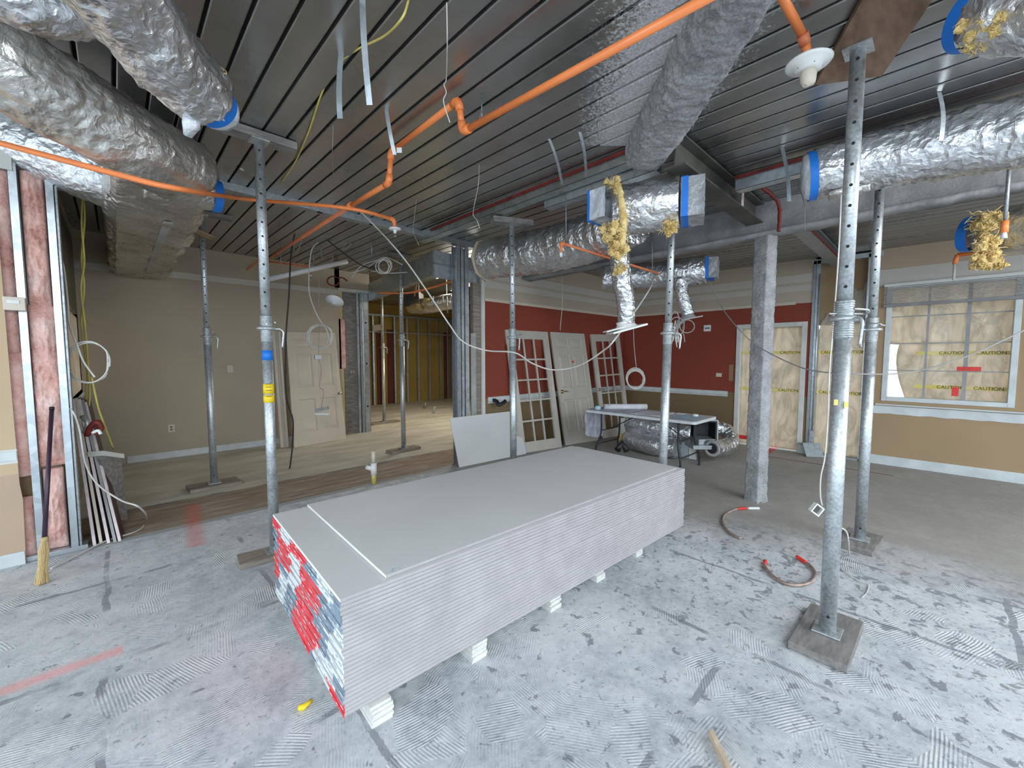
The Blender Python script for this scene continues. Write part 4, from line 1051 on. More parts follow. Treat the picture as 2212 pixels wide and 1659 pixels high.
capbox(bx1+ax_*.015, ax_, .285, .16, d1_, 'grey_wrap')
m = MB(); x_ = Vector((-ax_.y, ax_.x, 0)); c_ = bx1+ax_*.02
for (o_, e1, e2) in ((c_-x_*.148-Vector((0,0,.148)), x_*.296, Vector((0,0,.006))), (c_-x_*.148+Vector((0,0,.142)), x_*.296, Vector((0,0,.006))), (c_-x_*.148-Vector((0,0,.148)), x_*.006, Vector((0,0,.296))), (c_+x_*.142-Vector((0,0,.148)), x_*.006, Vector((0,0,.296)))):
    m.obox(o_, e1, e2, ax_*.045)
build('blue_tape', m, M['bluetape'], d1_)
# left small capped branch
lb0 = pd(1330, 440, 3.34); lax = (pd(1290, 447, 3.47)-lb0); lax.z = 0; lax.normalize()
capbox(lb0+lax*.02, lax, .23, .15, d1_, 'film', seed=3)
c_ = lb0+lax*.165; x_ = Vector((-lax.y, lax.x, 0)); m = MB()
for s_ in (-1, 1): m.obox(c_+x_*(.118*s_)-Vector((0,0,.12)), x_*.004*s_, Vector((0,0,.24)), lax*.02)
m.obox(c_-x_*.118-Vector((0,0,.121)), x_*.236, Vector((0,0,.004)), lax*.02)
build('blue_tape', m, M['bluetape'], d1_)
rag([pd(1310, 392, 3.3), pd(1335, 402, 3.2), pd(1342, 440, 3.15), pd(1347, 480, 3.15), pd(1343, 520, 3.2), pd(1335, 560, 3.3)], [.03]+[.016]*6+[.022]*8+[.028]*26, M['yellowins'], 'torn_insulation_strip', None, None, 3, d1_, 9, .7)
shaggy(pd(1325, 500, 3.2), .12, 11, par=d1_); shaggy(pd(1335, 535, 3.25), .11, 12, par=d1_); shaggy(pd(1325, 395, 3.3), .09, 14, par=d1_, n=3)
shaggy(pd(1445, 490, 3.2), .09, 15, par=d1_, n=4)
shaggy(pd(1340, 580, 3.6), .09, 16, par=d1_, n=3)
# drop with diffuser
fd = thing('flex_duct', 'shiny flexible duct hanging from the central duct with a tilted white diffuser', 'duct', tuple(pd(1350, 700, 3.9)))
duct([pd(1338, 548, 3.75), pd(1342, 600, 3.8), pd(1352, 650, 3.85), pd(1352, 700, 3.9)], [.075, .08, .08, .075], 8, par=fd, ribs=1.9, amp=.012, steps=16, mt='foilflex', n=28)
dc = pd(1353, 713, 3.9); r_ = Vector((math.cos(AZ), math.sin(AZ), 0)); f_ = Vector((-math.sin(AZ), math.cos(AZ), 0))
e1 = (r_*.31 + Vector((0,0,.085))); e2 = (f_*.30 + Vector((0,0,.012))); nn_ = e1.cross(e2).normalized()
build('diffuser', MB().obox(dc-e1/2-e2/2, e1, e2, nn_*.018), M['plastic_white'], fd, bevel=.004)
build('diffuser_cone', MB().lathe(dc+nn_*.018, [(.11, 0), (.09, .025), (.075, .04), (.075, .07)], 20, ax=nn_), M['plastic_white'], fd)
build('upper_plate', MB().obox(dc-e1*.62-e2*.3+nn_*.03, e1*.7, e2*.6, nn_*.012), M['plastic_white'], fd)
# smaller rear duct
d2_ = thing('foil_duct', 'smaller foil duct with film-capped end near the red corner', 'duct', tuple(pd(1460, 585, 5.6)))
duct([pd(1300, 600, 5.9), pd(1390, 597, 5.8), pd(1470, 590, 5.5), pd(1525, 582, 5.35)], [.16, .18, .18, .17], 21, par=d2_, steps=18)
ce = pd(1525, 582, 5.35); ax2 = (ce-pd(1470, 590, 5.5)); ax2.z = 0; ax2.normalize()
capbox(ce, ax2, .25, .14, d2_, 'grey_wrap', seed=5)
m = MB(); x_ = Vector((-ax2.y, ax2.x, 0))
for s_ in (-1, 1): m.obox(ce+x_*(.128*s_)-Vector((0,0,.13)), x_*.005*s_, Vector((0,0,.26)), ax2*.04)
m.obox(ce-x_*.13-Vector((0,0,.132)), x_*.26, Vector((0,0,.005)), ax2*.1)
build('blue_tape', m, M['bluetape'], d2_)
fd2 = thing('flex_duct', 'shorter foil flex duct ending in a cable-draped diffuser before the red wall', 'duct', tuple(pd(1482, 690, 5.4)))
duct([pd(1468, 600, 5.4), pd(1475, 640, 5.4), pd(1487, 680, 5.4)], [.07, .075, .075], 31, par=fd2, steps=14, mt='foilflex', n=26, ribs=1.7, amp=.012)
dc = pd(1487, 690, 5.4); e1 = r_*.26+Vector((0,0,.05)); e2 = f_*.26; nn_ = e1.cross(e2).normalized()
build('diffuser', MB().obox(dc-e1/2-e2/2, e1, e2, nn_*.016), M['boxgrey'], fd2, bevel=.003)
build('diffuser_cone', MB().lathe(dc+nn_*.016, [(.10, 0), (.075, .03), (.07, .05)], 18, ax=nn_), M['boxgrey'], fd2)
# bundle of wires hanging from it
wb = thing('wire_bundle', 'grey cable bundle looped around the rear diffuser before the red wall', 'cable', tuple(pd(1468, 740, 5.35)))
rnd = random.Random(4)
for k in range(9):
    x = 1455+rnd.uniform(-6, 22)
    build('wire', MB().tube(spline([pd(1470+rnd.uniform(-14,14), 692, 5.3), pd(x, 710, 5.25), pd(x+rnd.uniform(-5,5), 730, 5.25), pd(x+rnd.uniform(-4,6), 742+rnd.uniform(-6,10), 5.25)], 5), .007, 6), M['cablegrey' if k % 2 else 'cable'], wb)
for (cx0, cy0, rx_, ry_) in ((1462, 705, 16, 20), (1484, 705, 16, 14), (1458, 695, 9, 22)):
    build('loop', MB().tube([pd(cx0+rx_*math.cos(t_*.33), cy0+ry_*math.sin(t_*.33), 5.22) for t_ in range(20)], .007, 6), M['cablegrey'], wb)
# right-hand duct
d3_ = thing('foil_duct', 'long crinkled foil duct at upper right with a blue-taped end', 'duct', (3.8, .2, 2.9))
e0 = pd(1757, 380, 3.15); e3 = pd(2340, 255, 2.35)
duct([e0, pd(1870, 352, 3.0), pd(2040, 318, 2.75), pd(2212, 282, 2.52), e3], [.165, .185, .19, .20, .20], 41, par=d3_, steps=30, n=54, amp=.018)
dd = (pd(1870, 352, 3.0)-e0).normalized()
tape_ring(e0-dd*.01, dd, .172, .05, 'bluetape', d3_)
build('film_end', MB().lathe(e0-dd*.03, [(.166, 0), (.15, -.03), (.07, -.045), (0, -.04)], 24, ax=dd), M['film'], d3_)
duct([pd(1790, 425, 3.05), pd(1830, 415, 2.98), pd(1880, 405, 2.9)], [.05, .06, .04], 43, par=d3_, mt='foilwarm', nm='hanging_flap', squash=.5, steps=10, n=20)
for (a, b) in (((2029, 190), (2031, 305)), ((1690, 300), (1704, 435))):
    A_ = pd(a[0], a[1], 2.62 if a[0] > 2000 else 3.3); B_ = pd(b[0], b[1], 2.55 if a[0] > 2000 else 3.2)
    A_.z = min(A_.z, cz(A_.x, A_.y)-.003); 
    strap(A_, B_, .028 if a[0] > 2000 else .03, label='galvanised hanger strap over the long upper right duct' if a[0] > 2000 else 'bent bright strap hanging left of the upper right duct end')
# top right corner fragment
d4_ = thing('foil_duct', 'foil duct end with blue tape and ragged insulation in the top right corner', 'duct', tuple(pd(2170, 40, 1.9)))
duct([pd(2105, 40, 1.95), pd(2170, 30, 1.85), pd(2300, 5, 1.7)], [.10, .14, .15], 51, par=d4_, steps=20)
dd = (pd(2170, 30, 1.85)-pd(2105, 40, 1.95)).normalized(); tape_ring(pd(2108, 40, 1.95), dd, .125, .055, 'bluetape', d4_)
shaggy(pd(2128, 55, 1.85), .10, 52, par=d4_, n=5); shaggy(pd(2118, 90, 1.88), .06, 53, par=d4_, n=4)
# mid right fragment
d5_ = thing('foil_duct', 'short foil duct with blue tape and spilling yellow insulation above the right window', 'duct', tuple(pd(2150, 500, 3.5)))
duct([pd(2105, 505, 3.7), pd(2160, 500, 3.55), pd(2300, 485, 3.2)], [.13, .19, .20], 61, par=d5_, steps=20, mt='foilwarm')
dd = (pd(2160, 500, 3.55)-pd(2105, 505, 3.7)).normalized(); tape_ring(pd(2098, 506, 3.7), dd, .15, .07, 'bluetape', d5_)
for i, (x, y, s) in enumerate(((2128, 480, .14), (2132, 530, .13), (2125, 560, .11), (2150, 565, .09))): shaggy(pd(x, y, 3.45), s, 62+i, par=d5_, n=6)
# ---- left cluster
L1 = thing('foil_duct', 'foil duct at upper left ending in blue tape and clear film', 'duct', tuple(pd(350, 130, 1.9)))
l0, l1, l2 = pd(180, -110, 1.48), pd(330, 90, 1.85), pd(440, 205, 2.15)
duct([l0, l1, l2], [.155, .165, .15], 71, par=L1, steps=34, n=54, amp=.02)
dd = (l2-l1).normalized(); tape_ring(l2+dd*.055, dd, .108, .075, 'bluetape', L1)
build('film_end', MB().tube([l2+dd*.05, l2+dd*.12, l2+dd*.165, l2+dd*.19], [.105, .10, .075, .02], 26, fn=lambda i,k,a: 1+.12*noise.noise(Vector((i*2,k*.7,5)))), M['film'], L1)
build('film_flap', MB().tube([pd(415, 240, 2.1), pd(412, 270, 2.1), pd(405, 292, 2.12)], [.03, .04, .02], 12, fn=lambda i,k,a: 1+.4*noise.noise(Vector((i*2,k*.7,9)))), M['film'], L1)
shaggy(pd(465, 165, 2.1), .075, 72, par=L1, n=4); shaggy(pd(425, 235, 2.1), .05, 73, par=L1, n=3)
L2 = thing('foil_duct', 'largest foil duct sweeping across the upper left corner', 'duct', tuple(pd(200, 230, 2.2)))
duct([pd(-160, 10, 2.0), pd(0, 130, 2.15), pd(150, 225, 2.4), pd(290, 310, 2.7), pd(400, 372, 3.1)], [.21, .21, .215, .22, .23], 81, par=L2, steps=30, n=60, amp=.02, mt='foilwarm')
L3 = thing('foil_duct', 'foil duct passing behind the sagging orange pipe at far left', 'duct', tuple(pd(150, 330, 3.4)))
duct([pd(-200, 240, 3.3), pd(-20, 290, 3.3), pd(130, 340, 3.4), pd(270, 390, 3.6), pd(390, 425, 3.95)], [.24, .24, .25, .27, .27], 91, par=L3, steps=26, n=54, amp=.022)
L0 = thing('foil_duct', 'short crumpled foil duct in the top left corner', 'duct', tuple(pd(110, 10, 1.6)))
duct([pd(-60, -60, 1.6), pd(60, -10, 1.7), pd(150, 15, 1.8), pd(190, 20, 1.9)], [.11, .12, .11, .07], 95, par=L0, steps=20, n=40, amp=.02)
# joint piece with blue tape at its right
eb = thing('foil_duct', 'foil duct branch stub with blue tape next to the left post', 'duct', tuple(pd(455, 420, 3.8)))
eb0 = pd(400, 408, 3.35)
duct([eb0-Vector((.25,0,0)), eb0, eb0+Vector((.17,.02,0))], [.13, .13, .12], 97, par=eb, steps=12, mt='foilwarm')
ddb = Vector((1,.1,0)); tape_ring(eb0+Vector((.20,.02,0)), ddb, .125, .06, 'bluetape', eb)
# wrapped rectangular duct to the beige wall
rd = thing('rectangular_duct', 'foil-wrapped rectangular duct running back to the beige wall', 'duct', (.35, 6.2, 2.85))
XA, XB, ZB0, ZB1 = .0, .62, 2.78, 3.20
def rfn(u, v):
    Y = 4.05+(YB-.01-4.05)*u; pts = [(XA, ZB1), (XA, ZB0+.06), (XA+.06, ZB0), (XB-.06, ZB0), (XB, ZB0+.06), (XB, ZB1)]
    s_ = v*5; i = min(int(s_), 4); t_ = s_-i; X = pts[i][0]*(1-t_)+pts[i+1][0]*t_; Z = pts[i][1]*(1-t_)+pts[i+1][1]*t_
    q = Vector((X, Y, Z)); k = .02*noise.noise(Vector((X*3, Y*5, Z*3)))+.012*noise.noise(Vector((X*6, Y*26, Z*6)))+.018*abs(math.sin(Y*4.2))+.01*noise.noise(q*30)
    k -= .10*max(0, (.12-u)/.12)
    return q+Vector((0, 0, -k if 1 < s_ < 4 else 0)) + Vector(((k if s_ > 3.5 else -k if s_ < 1.5 else 0), 0, 0))
build('wrap', MB().grid(rfn, 300, 50), M['foilwarm'], rd)
build('wrap_seam', MB().box((XA+.35, 4.7, ZB0-.022), (XA+.41, 8.3, ZB0-.018)), M['boxgrey'], rd)
build('torn_flap', MB().slab(lambda u, v: (XB-.02+.16*u, 5.0+.2*v, ZB0+.04-.05*u), 5, 5, (0,0,.003)), M['card'], rd)
# ---------------------------------------------------------------- straps and hanger wires
strap(pc(783, 0, .0), pd(799, 228, 2.05), .028, label='longest galvanised strap hanging from the deck near the yellow wire')
strap(pc(737, 118, .0), pd(735, 257, 2.35), .030, label='short galvanised strap with the yellow wire tied to its top')
strap(pc(835, 240, 0), pd(853, 335, 2.95), .026, label='dark strap holding the orange pipe above its lower jog')
tag(build('strap_tag', MB().obox(pd(857, 330, 2.93), r_*.035, (0,0,.035), f_*.002), M['plastic_white']), 'small white tag at the foot of the dark strap', 'tag')
for (x, y, y2, dd_, lb) in ((1186, 300, 352, 2.75, 'left grey strap bowed under the long ceiling track'), (1252, 285, 385, 2.7, 'right grey strap bowed under the long ceiling track')):
    a = pc(x, y, 0); b = pd(x+(28 if x < 1200 else 14), y2+48 if x < 1200 else y2, fwd(a)+.35)
    strap(a, b, .022, label=lb, mt='galvdark', bend=.06)
def rod(x, y0, y1, d, label, r=.004):
    a = pd(x, y0, d); a.z = cz(a.x, a.y); b = pd(x+1, y1, d)
    return tag(build('hanger_rod', MB().tube([a, b], r, 6), M['galvdark']), label, 'rod')
rod(1040, 115, 262, 2.72, 'threaded rod holding the long orange pipe beside its upper jog', .0045)
rod(1222, 440, 520, 3.95, 'thin rod above the orange branch below the central duct', .004)
rod(802, 478, 555, 6.0, 'thin rod hanging from the deck left of the rear opening', .006)
rod(1408, 515, 585, 5.2, 'thin rod above the smaller rear duct', .005)
build('pipe_clip', MB().tube([pd(1040, 240, 2.70), pd(1036, 258, 2.66), pd(1046, 268, 2.64), pd(1050, 256, 2.70)], .006, 6), M['galv'], sp)
# ================================================================ DRYWALL STACK
N_SH = 27; ZB_, ZT_ = .095, .613; PT = (ZT_-ZB_)/N_SH
SP, SQ, SR = Vector((.619, 1.653, 0)), Vector((3.582, 1.525, 0)), Vector((.696, 2.87, 0))
su = (SQ-SP); SL = su.length; su.normalize(); sv = (SR-SP); SW = sv.length; sv = Vector((-su.y, su.x, 0))
def sheet_mesh(L, W, t):
    """drywall board: folded-paper long edges are rounded, cut ends are square"""
    m = MB(); e = .0035; hh = t/2
    prof = [(0.0, 0), (.0008, hh*.6), (e, t-.0008), (.05, t), (W-.05, t), (W-e, t-.0008), (W-.0008, hh*.6), (W, 0)]
    prof = [(0.0015, .0007), (0, hh), (.0022, t-.0008), (.05, t), (W-.05, t), (W-.0022, t-.0008), (W, hh), (W-.0015, .0007), (W-.05, 0), (.05, 0)]
    k = len(prof)
    vs = [(x, y, z) for x in (0, L) for (y, z) in prof]
    m.add(vs, [(i, (i+1) % k, k+(i+1) % k, k+i) for i in range(k)])
    m.m[:] = [1 if i in (9, 0, 1, 6, 7) and i != 9 else 0 for i in range(k)]
    m.add(vs, [tuple(range(k))[::-1], tuple(range(k, 2*k))], 2)
    return m
sheet_mb = sheet_mesh(SL, SW, PT-.0030)
PAT = ["BWWBBRRRWWRR", "BBBRRRWWRRRB", "WBBRRRWWRRRB", "WWBBRRRWWBBR", "WWBRRRRBBWWR", "BWWWRRRRBBWB", "RRWWBRRRBBWW"]
CI = {'R': 0, 'W': 1, 'B': 2}
rnd = random.Random(12)
ORD = ['', 'third', 'fourth', 'fifth', 'sixth', 'seventh', 'eighth', 'ninth', 'tenth', 'eleventh', 'twelfth', 'thirteenth', 'fourteenth', 'fifteenth', 'sixteenth', 'seventeenth', 'eighteenth',
       'nineteenth', 'twentieth', 'twenty-first', 'twenty-second', 'twenty-third', 'twenty-fourth', 'twenty-fifth', 'twenty-sixth', 'twenty-seventh', 'twenty-eighth']
me0 = None
for i in range(N_SH):
    row = min((N_SH-1-i)//4, 6); pat = PAT[row]
    sh = Vector((rnd.uniform(-.006, .006), rnd.uniform(-.002, .002), 0))
    if i == N_SH-1: sh = Vector((-.004, -.002, 0))
    base = SP + su*sh.x + sv*sh.y + Vector((0, 0, ZB_+i*PT+.001))
    if me0 is None:
        o = build('drywall_sheet', sheet_mb, [M['drywall'], M['drywalledge'], M['gypsum']], local=True); me0 = o.data
    else:
        o = bpy.data.objects.new('drywall_sheet', me0); sc.collection.objects.link(o)
    o.location = base; o.rotation_euler = (0, 0, math.atan2(su.y, su.x))
    if i == N_SH-1: tag(o, 'second sheet from the top of the drywall stack, bare strip showing at its left end', 'drywall sheet')
    else: tag(o, ('bottom sheet of the drywall stack, lying on the risers' if i == 0 else ORD[N_SH-1-i]+' sheet from the top of the tall drywall stack'), 'drywall sheet', 'drywall sheets stacked below the top two')
    # end tape: folded colour segments with ragged boundaries
    m = MB(); nseg = 12; cuts = [0]+[SW*k/nseg + rnd.uniform(-.035, .035) for k in range(1, nseg)]+[SW]
    for k in range(nseg):
        ff = rnd.uniform(.0, .004)
        m.box((-.0015-ff, cuts[k], .0), (.0, cuts[k+1], PT-.0024), CI[pat[k]])
        if rnd.random() < .6:
            y_ = rnd.uniform(cuts[k], cuts[k+1]-.03); m.box((-.002-ff, y_, PT*.35), (-.0015-ff, y_+rnd.uniform(.015, .05), PT*.62), 1 if pat[k] != 'W' else 2)
    if i < N_SH-1:
        build('end_tape', m, [M['sheetred'], M['sheetwhite'], M['sheetblue']], o, local=True)
top_z = ZT_+.001
tu0 = .25
p0 = Vector((.822, 1.664, 0)); Lt = 2.68
o = build('drywall_sheet', sheet_mesh(Lt, 1.19, .0145), [M['drywall'], M['drywalledge'], M['gypsum']], local=True)
o.location = p0+Vector((0, 0, top_z)); o.rotation_euler = (0, 0, math.atan2(su.y, su.x)+.006)
tag(o, 'topmost shorter drywall sheet lying set back from the left end of the stack', 'drywall sheet')
# torn crumbs on the corner
m = MB(); c = p0+su*.03+sv*.01+Vector((0,0,top_z+.0145)); m.tube([c, c+su*.02+sv*.025, c+su*.045+sv*.01], .0025, 5)
tag(build('paper_scrap', m, M['sheetblue']), 'curl of torn paper on the front left corner of the top sheet', 'scrap')
# risers made of stacked drywall strips
rlab = ['nearest stack of drywall strips propping the left end of the board pile', 'second riser of drywall strips from the left under the board pile', 'middle riser of drywall strips under the board pile',
        'fourth riser of drywall strips from the left under the board pile', 'rightmost riser of drywall strips under the board pile']
for k, x in enumerate((.771, 1.319, 1.937, 2.432, 2.978)):
    base = Vector((x, 1.62, 0)); t_ = thing('riser', rlab[k], 'riser', tuple(base))
    for j in range(6):
        a = base + Vector((-.05+rnd.uniform(-.004,.004), rnd.uniform(-.008,.008), j*.0156))
        build('strip', MB().obox(a, su*.095, sv*1.22, (0, 0, .0148)), M['concblock'], t_)

# ================================================================ LEANING DOORS
class Quad:
    def __init__(s, BL, BR, TL, TR):
        s.c = [Vector(x) for x in (BL, BR, TL, TR)]; s.n = (s.c[1]-s.c[0]).cross(s.c[2]-s.c[0]).normalized()
        if s.n.y > 0: s.n = -s.n       # towards the room
        s.W = (s.c[1]-s.c[0]).length; s.H = (s.c[2]-s.c[0]).length
    def at(s, u, v, d=0): return (s.c[0]*(1-u)+s.c[1]*u)*(1-v)+(s.c[2]*(1-u)+s.c[3]*u)*v + s.n*d
    def box(s, m, u0, u1, v0, v1, d0, d1, mi=0):
        p = [s.at(u, v, d) for d in (d0, d1) for (u, v) in ((u0,v0),(u1,v0),(u1,v1),(u0,v1))]
        return m.add(p, [(0,3,2,1),(4,5,6,7),(0,1,5,4),(1,2,6,5),(2,3,7,6),(3,0,4,7)], mi)
def panel_door(q, name, label, mt, knob=None, hinge=True, T=.036):
    th_ = thing(name, label, 'door', tuple(q.at(.5, 0, -.02)))
    us = [0, .135, .455, .545, .865, 1]; vs = [0, .115, .40, .505, .80, .865, .945, 1]
    m = MB()
    q.box(m, us[0], us[1], 0, 1, -T, 0); q.box(m, us[4], us[5], 0, 1, -T, 0); q.box(m, us[2], us[3], vs[1], vs[6], -T, 0)
    for (a, b) in ((0, 1), (2, 3), (4, 5), (6, 7)):
        q.box(m, us[1], us[4], vs[a], vs[b], -T, 0)
    build('frame', m, mt, th_)
    for (a, b) in ((1, 2), (3, 4), (5, 6)):
        for (ua, ub) in ((us[1], us[2]), (us[3], us[4])):
            m = MB(); va, vb = vs[a], vs[b]; du = .022; dv = .011
            o_ = [q.at(*p, -.001) for p in ((ua,va),(ub,va),(ub,vb),(ua,vb))]
            i1 = [q.at(*p, -.014) for p in ((ua+du*.5,va+dv*.5),(ub-du*.5,va+dv*.5),(ub-du*.5,vb-dv*.5),(ua+du*.5,vb-dv*.5))]
            i2 = [q.at(*p, -.012) for p in ((ua+du*1.3,va+dv*1.3),(ub-du*1.3,va+dv*1.3),(ub-du*1.3,vb-dv*1.3),(ua+du*1.3,vb-dv*1.3))]
            i3 = [q.at(*p, -.003) for p in ((ua+du*2.6,va+dv*2.6),(ub-du*2.6,va+dv*2.6),(ub-du*2.6,vb-dv*2.6),(ua+du*2.6,vb-dv*2.6))]
            V = o_+i1+i2+i3; F = []
            for r_i in range(3):
                for k in range(4): F.append((r_i*4+k, r_i*4+(k+1) % 4, r_i*4+4+(k+1) % 4, r_i*4+4+k))
            F.append((12, 13, 14, 15)); m.add(V, F)
            build('door_panel', m, mt, th_)
    if knob:
        u, v, kind = knob; c = q.at(u, v, 0)
        if kind == 'knob': build('knob', MB().lathe(c, [(0,0),(.028,0),(.028,.006),(.012,.01),(.012,.03),(.026,.042),(.028,.055),(.018,.066),(0,.068)], 16, ax=q.n), M['chrome'], th_)
        else:
            ro_ = build('rosette', MB().lathe(c, [(0,0),(.034,0),(.032,.008),(.014,.012),(.012,.04),(0,.04)], 16, ax=q.n), M['brass'], th_)
            build('lever', MB().tube(spline([q.at(u, v, .04), q.at(u+.05, v+.004, .045), q.at(u+.14, v-.004, .045)], 5), [.009]*3+[.008]*5+[.006]*3, 8), M['brass'], ro_)
    if hinge:
        for v in (.14, .5, .86):
            m = MB(); q.box(m, -.012, 0, v-.022, v+.022, -T, -.002); build('hinge', m, M['brass'], th_)
    return th_
def glazed_door(q, name, label, mt, hinge=True, T=.036, lever=False):
    th_ = thing(name, label, 'door', tuple(q.at(.5, 0, -.02)))
    u0, u1, v0, v1 = .135, .865, .085, .93; m = MB()
    q.box(m, 0, u0, 0, 1, -T, 0); q.box(m, u1, 1, 0, 1, -T, 0); q.box(m, u0, u1, 0, v0, -T, 0); q.box(m, u0, u1, v1, 1, -T, 0)
    build('frame', m, mt, th_)
    U = [u0+(u1-u0)*i/3 for i in range(4)]; Vv = [v0+(v1-v0)*j/5 for j in range(6)]
    for i in (1, 2):
        m = MB(); q.box(m, U[i]-.016, U[i]+.016, v0, v1, -.028, -.004); build('muntin', m, mt, th_)
    for j in range(1, 5):
        m = MB(); q.box(m, u0, u1, Vv[j]-.007, Vv[j]+.007, -.027, -.005); build('muntin', m, mt, th_)
    for i in range(3):
        for j in range(5):
            m = MB(); q.box(m, U[i]+.01, U[i+1]-.01, Vv[j]+.005, Vv[j+1]-.005, -.019, -.015); build('pane', m, M['glass'], th_)
    if hinge:
        for v in (.14, .5, .86):
            m = MB(); q.box(m, -.014, 0, v-.022, v+.022, -T, -.002); build('hinge', m, M['brass'], th_)
    if lever:
        c = q.at(.07, .46, 0); build('rosette', MB().lathe(c, [(0,0),(.03,0),(.028,.008),(.012,.012),(.012,.04),(0,.04)], 14, ax=q.n), M['brass'], th_)
        build('lever', MB().tube([q.at(.07, .46, .04), q.at(.2, .462, .042)], .007, 8), M['brass'], th_)
    return th_
yt = YP-.028
def lean(bl, br, tl, tr, wall=yt):
    a, b = pz(*bl, .004), pz(*br, .004); return Quad(a, b, py(*tl, wall), py(*tr, wall))
qA = Quad(pz(636, 967, .004), pz(748, 948, .004), py(618, 717, YB-.06), py(724, 719, YB-.06))
panel_door(qA, 'panel_door', 'cream six-panel door leaning on the beige wall with a round knob', M['doorpaint'], (.945, .425, 'knob'))
qB = lean((1124, 980), (1214, 966), (1092, 712), (1183, 717))
glazed_door(qB, 'french_door', 'larger fifteen-pane glazed door leaning on the red wall behind the slim post', M['doorpaint2'])
qC = lean((1222, 962), (1293, 951), (1189, 717), (1262, 721))
panel_door(qC, 'panel_door', 'six-panel door with brass lever leaning between the two glazed doors', M['doorpaint2'], (.10, .47, 'lever'), hinge=False)
qD = lean((1303, 947), (1362, 938), (1276, 722), (1338, 723))
glazed_door(qD, 'french_door', 'smaller glazed door leaning by the red corner behind the folding table', M['doorpaint2'], hinge=False, lever=True)
m = MB(); qC.box(m, .50, .56, .725, .742, .001, .004); build('red_mark', m, M['redplastic'], qC and bpy.data.objects['panel_door.001'])
# loose door frame pieces beside door A
jt = thing('door_frame', 'loose white door jamb leaning left of the cream six-panel door', 'door frame', tuple(pz(609, 968)))
def leanpost(x0, x1, y0, xt0, xt1, yt0, par, nm, mt, d=.06, off=0):
    a, b = pz(x0, y0, .004), pz(x1, y0-1, .004); q = Quad(a, b, py(xt0, yt0, YB-.06-off), py(xt1, yt0, YB-.06-off)); m = MB(); q.box(m, 0, 1, 0, 1, -d, 0); return build(nm, m, mt, par)
leanpost(607, 613, 968, 588, 594, 716, jt, 'jamb_face', M['doorpaint'])
leanpost(614, 618, 967, 595, 599, 717, jt, 'stop_strip', M['doorpaint2'], .09)
leanpost(620, 624, 966, 601, 606, 717, jt, 'jamb_edge', M['doorpaint'], .05, .02)
# ================================================================ LEANING DRYWALL OFFCUT
a, b = pz(994, 1013, .004), pz(1118, 986, .004)
a = Vector((3.50, 4.74, .004)); b = Vector((4.80, 4.66, .004))
q = Quad(a, b, py(972, 903, YP-.05), py(1116, 887, YP-.05))
m = MB(); q.box(m, 0, 1, 0, 1, -.014, 0)
tag(build('drywall_offcut', m, M['drywall'], bevel=.001), 'cut drywall piece leaning against the studs behind the stack', 'drywall sheet')
for (u0, u1, v) in ((.22, .36, .64), (.50, .82, .915)):
    pass
# ================================================================ FOLDING TABLE
tb = thing('folding_table', 'white folding table with dark tubular legs before the red wall', 'table', (5.82, 3.1, 0))
tx0, tx1, ty0, ty1, tz = 5.44, 6.20, 2.20, 3.98, .74
m = MB()
def rrect(x0, x1, y0, y1, r, z, k=5):
    pts = []
    for (cx_, cy_, a0) in ((x1-r, y1-r, 0), (x0+r, y1-r, 90), (x0+r, y0+r, 180), (x1-r, y0+r, 270)):
        for i in range(k+1):
            a = math.radians(a0+90*i/k); pts.append((cx_+r*math.cos(a), cy_+r*math.sin(a), z))
    return pts
lo = rrect(tx0, tx1, ty0, ty1, .05, tz-.038); hi = rrect(tx0, tx1, ty0, ty1, .05, tz-.006); tp = rrect(tx0+.006, tx1-.006, ty0+.006, ty1-.006, .045, tz)
k = len(lo); m.add(lo+hi+tp, [(i, (i+1) % k, k+(i+1) % k, k+i) for i in range(k)]+[(k+i, k+(i+1) % k, 2*k+(i+1) % k, 2*k+i) for i in range(k)]+[tuple(range(2*k, 3*k)), tuple(reversed(range(k)))])
build('tabletop', m, M['tabletop'], tb)
for (yy, sg) in ((3.72, 1), (2.47, -1)):
    for xx_ in (5.55, 6.09):
        s2 = -1 if xx_ < 5.8 else 1
        build('leg', MB().tube(spline([(xx_, yy, tz-.04), (xx_, yy, .42), (xx_+s2*.02, yy+sg*.02, .30), (xx_+s2*.05, yy+sg*.06, .16), (xx_+s2*.05, yy+sg*.06, .0)], 5), .014, 10), M['tableleg'], tb)
        build('foot_cap', MB().cyl((xx_+s2*.05, yy+sg*.06, 0), (xx_+s2*.05, yy+sg*.06, .03), .017, n=10), M['blacktape'], tb)
    build('crossbar', MB().tube([(5.55, yy, .42), (6.09, yy, .42)], .010, 8), M['tableleg'], tb)
    build('crossbar', MB().tube([(5.51, yy+sg*.05, .2), (6.13, yy+sg*.05, .2)], .010, 8), M['tableleg'], tb)
    build('brace', MB().tube([(5.82, yy, .42), (5.82, yy-sg*.5, tz-.045)], .008, 8), M['tableleg'], tb)
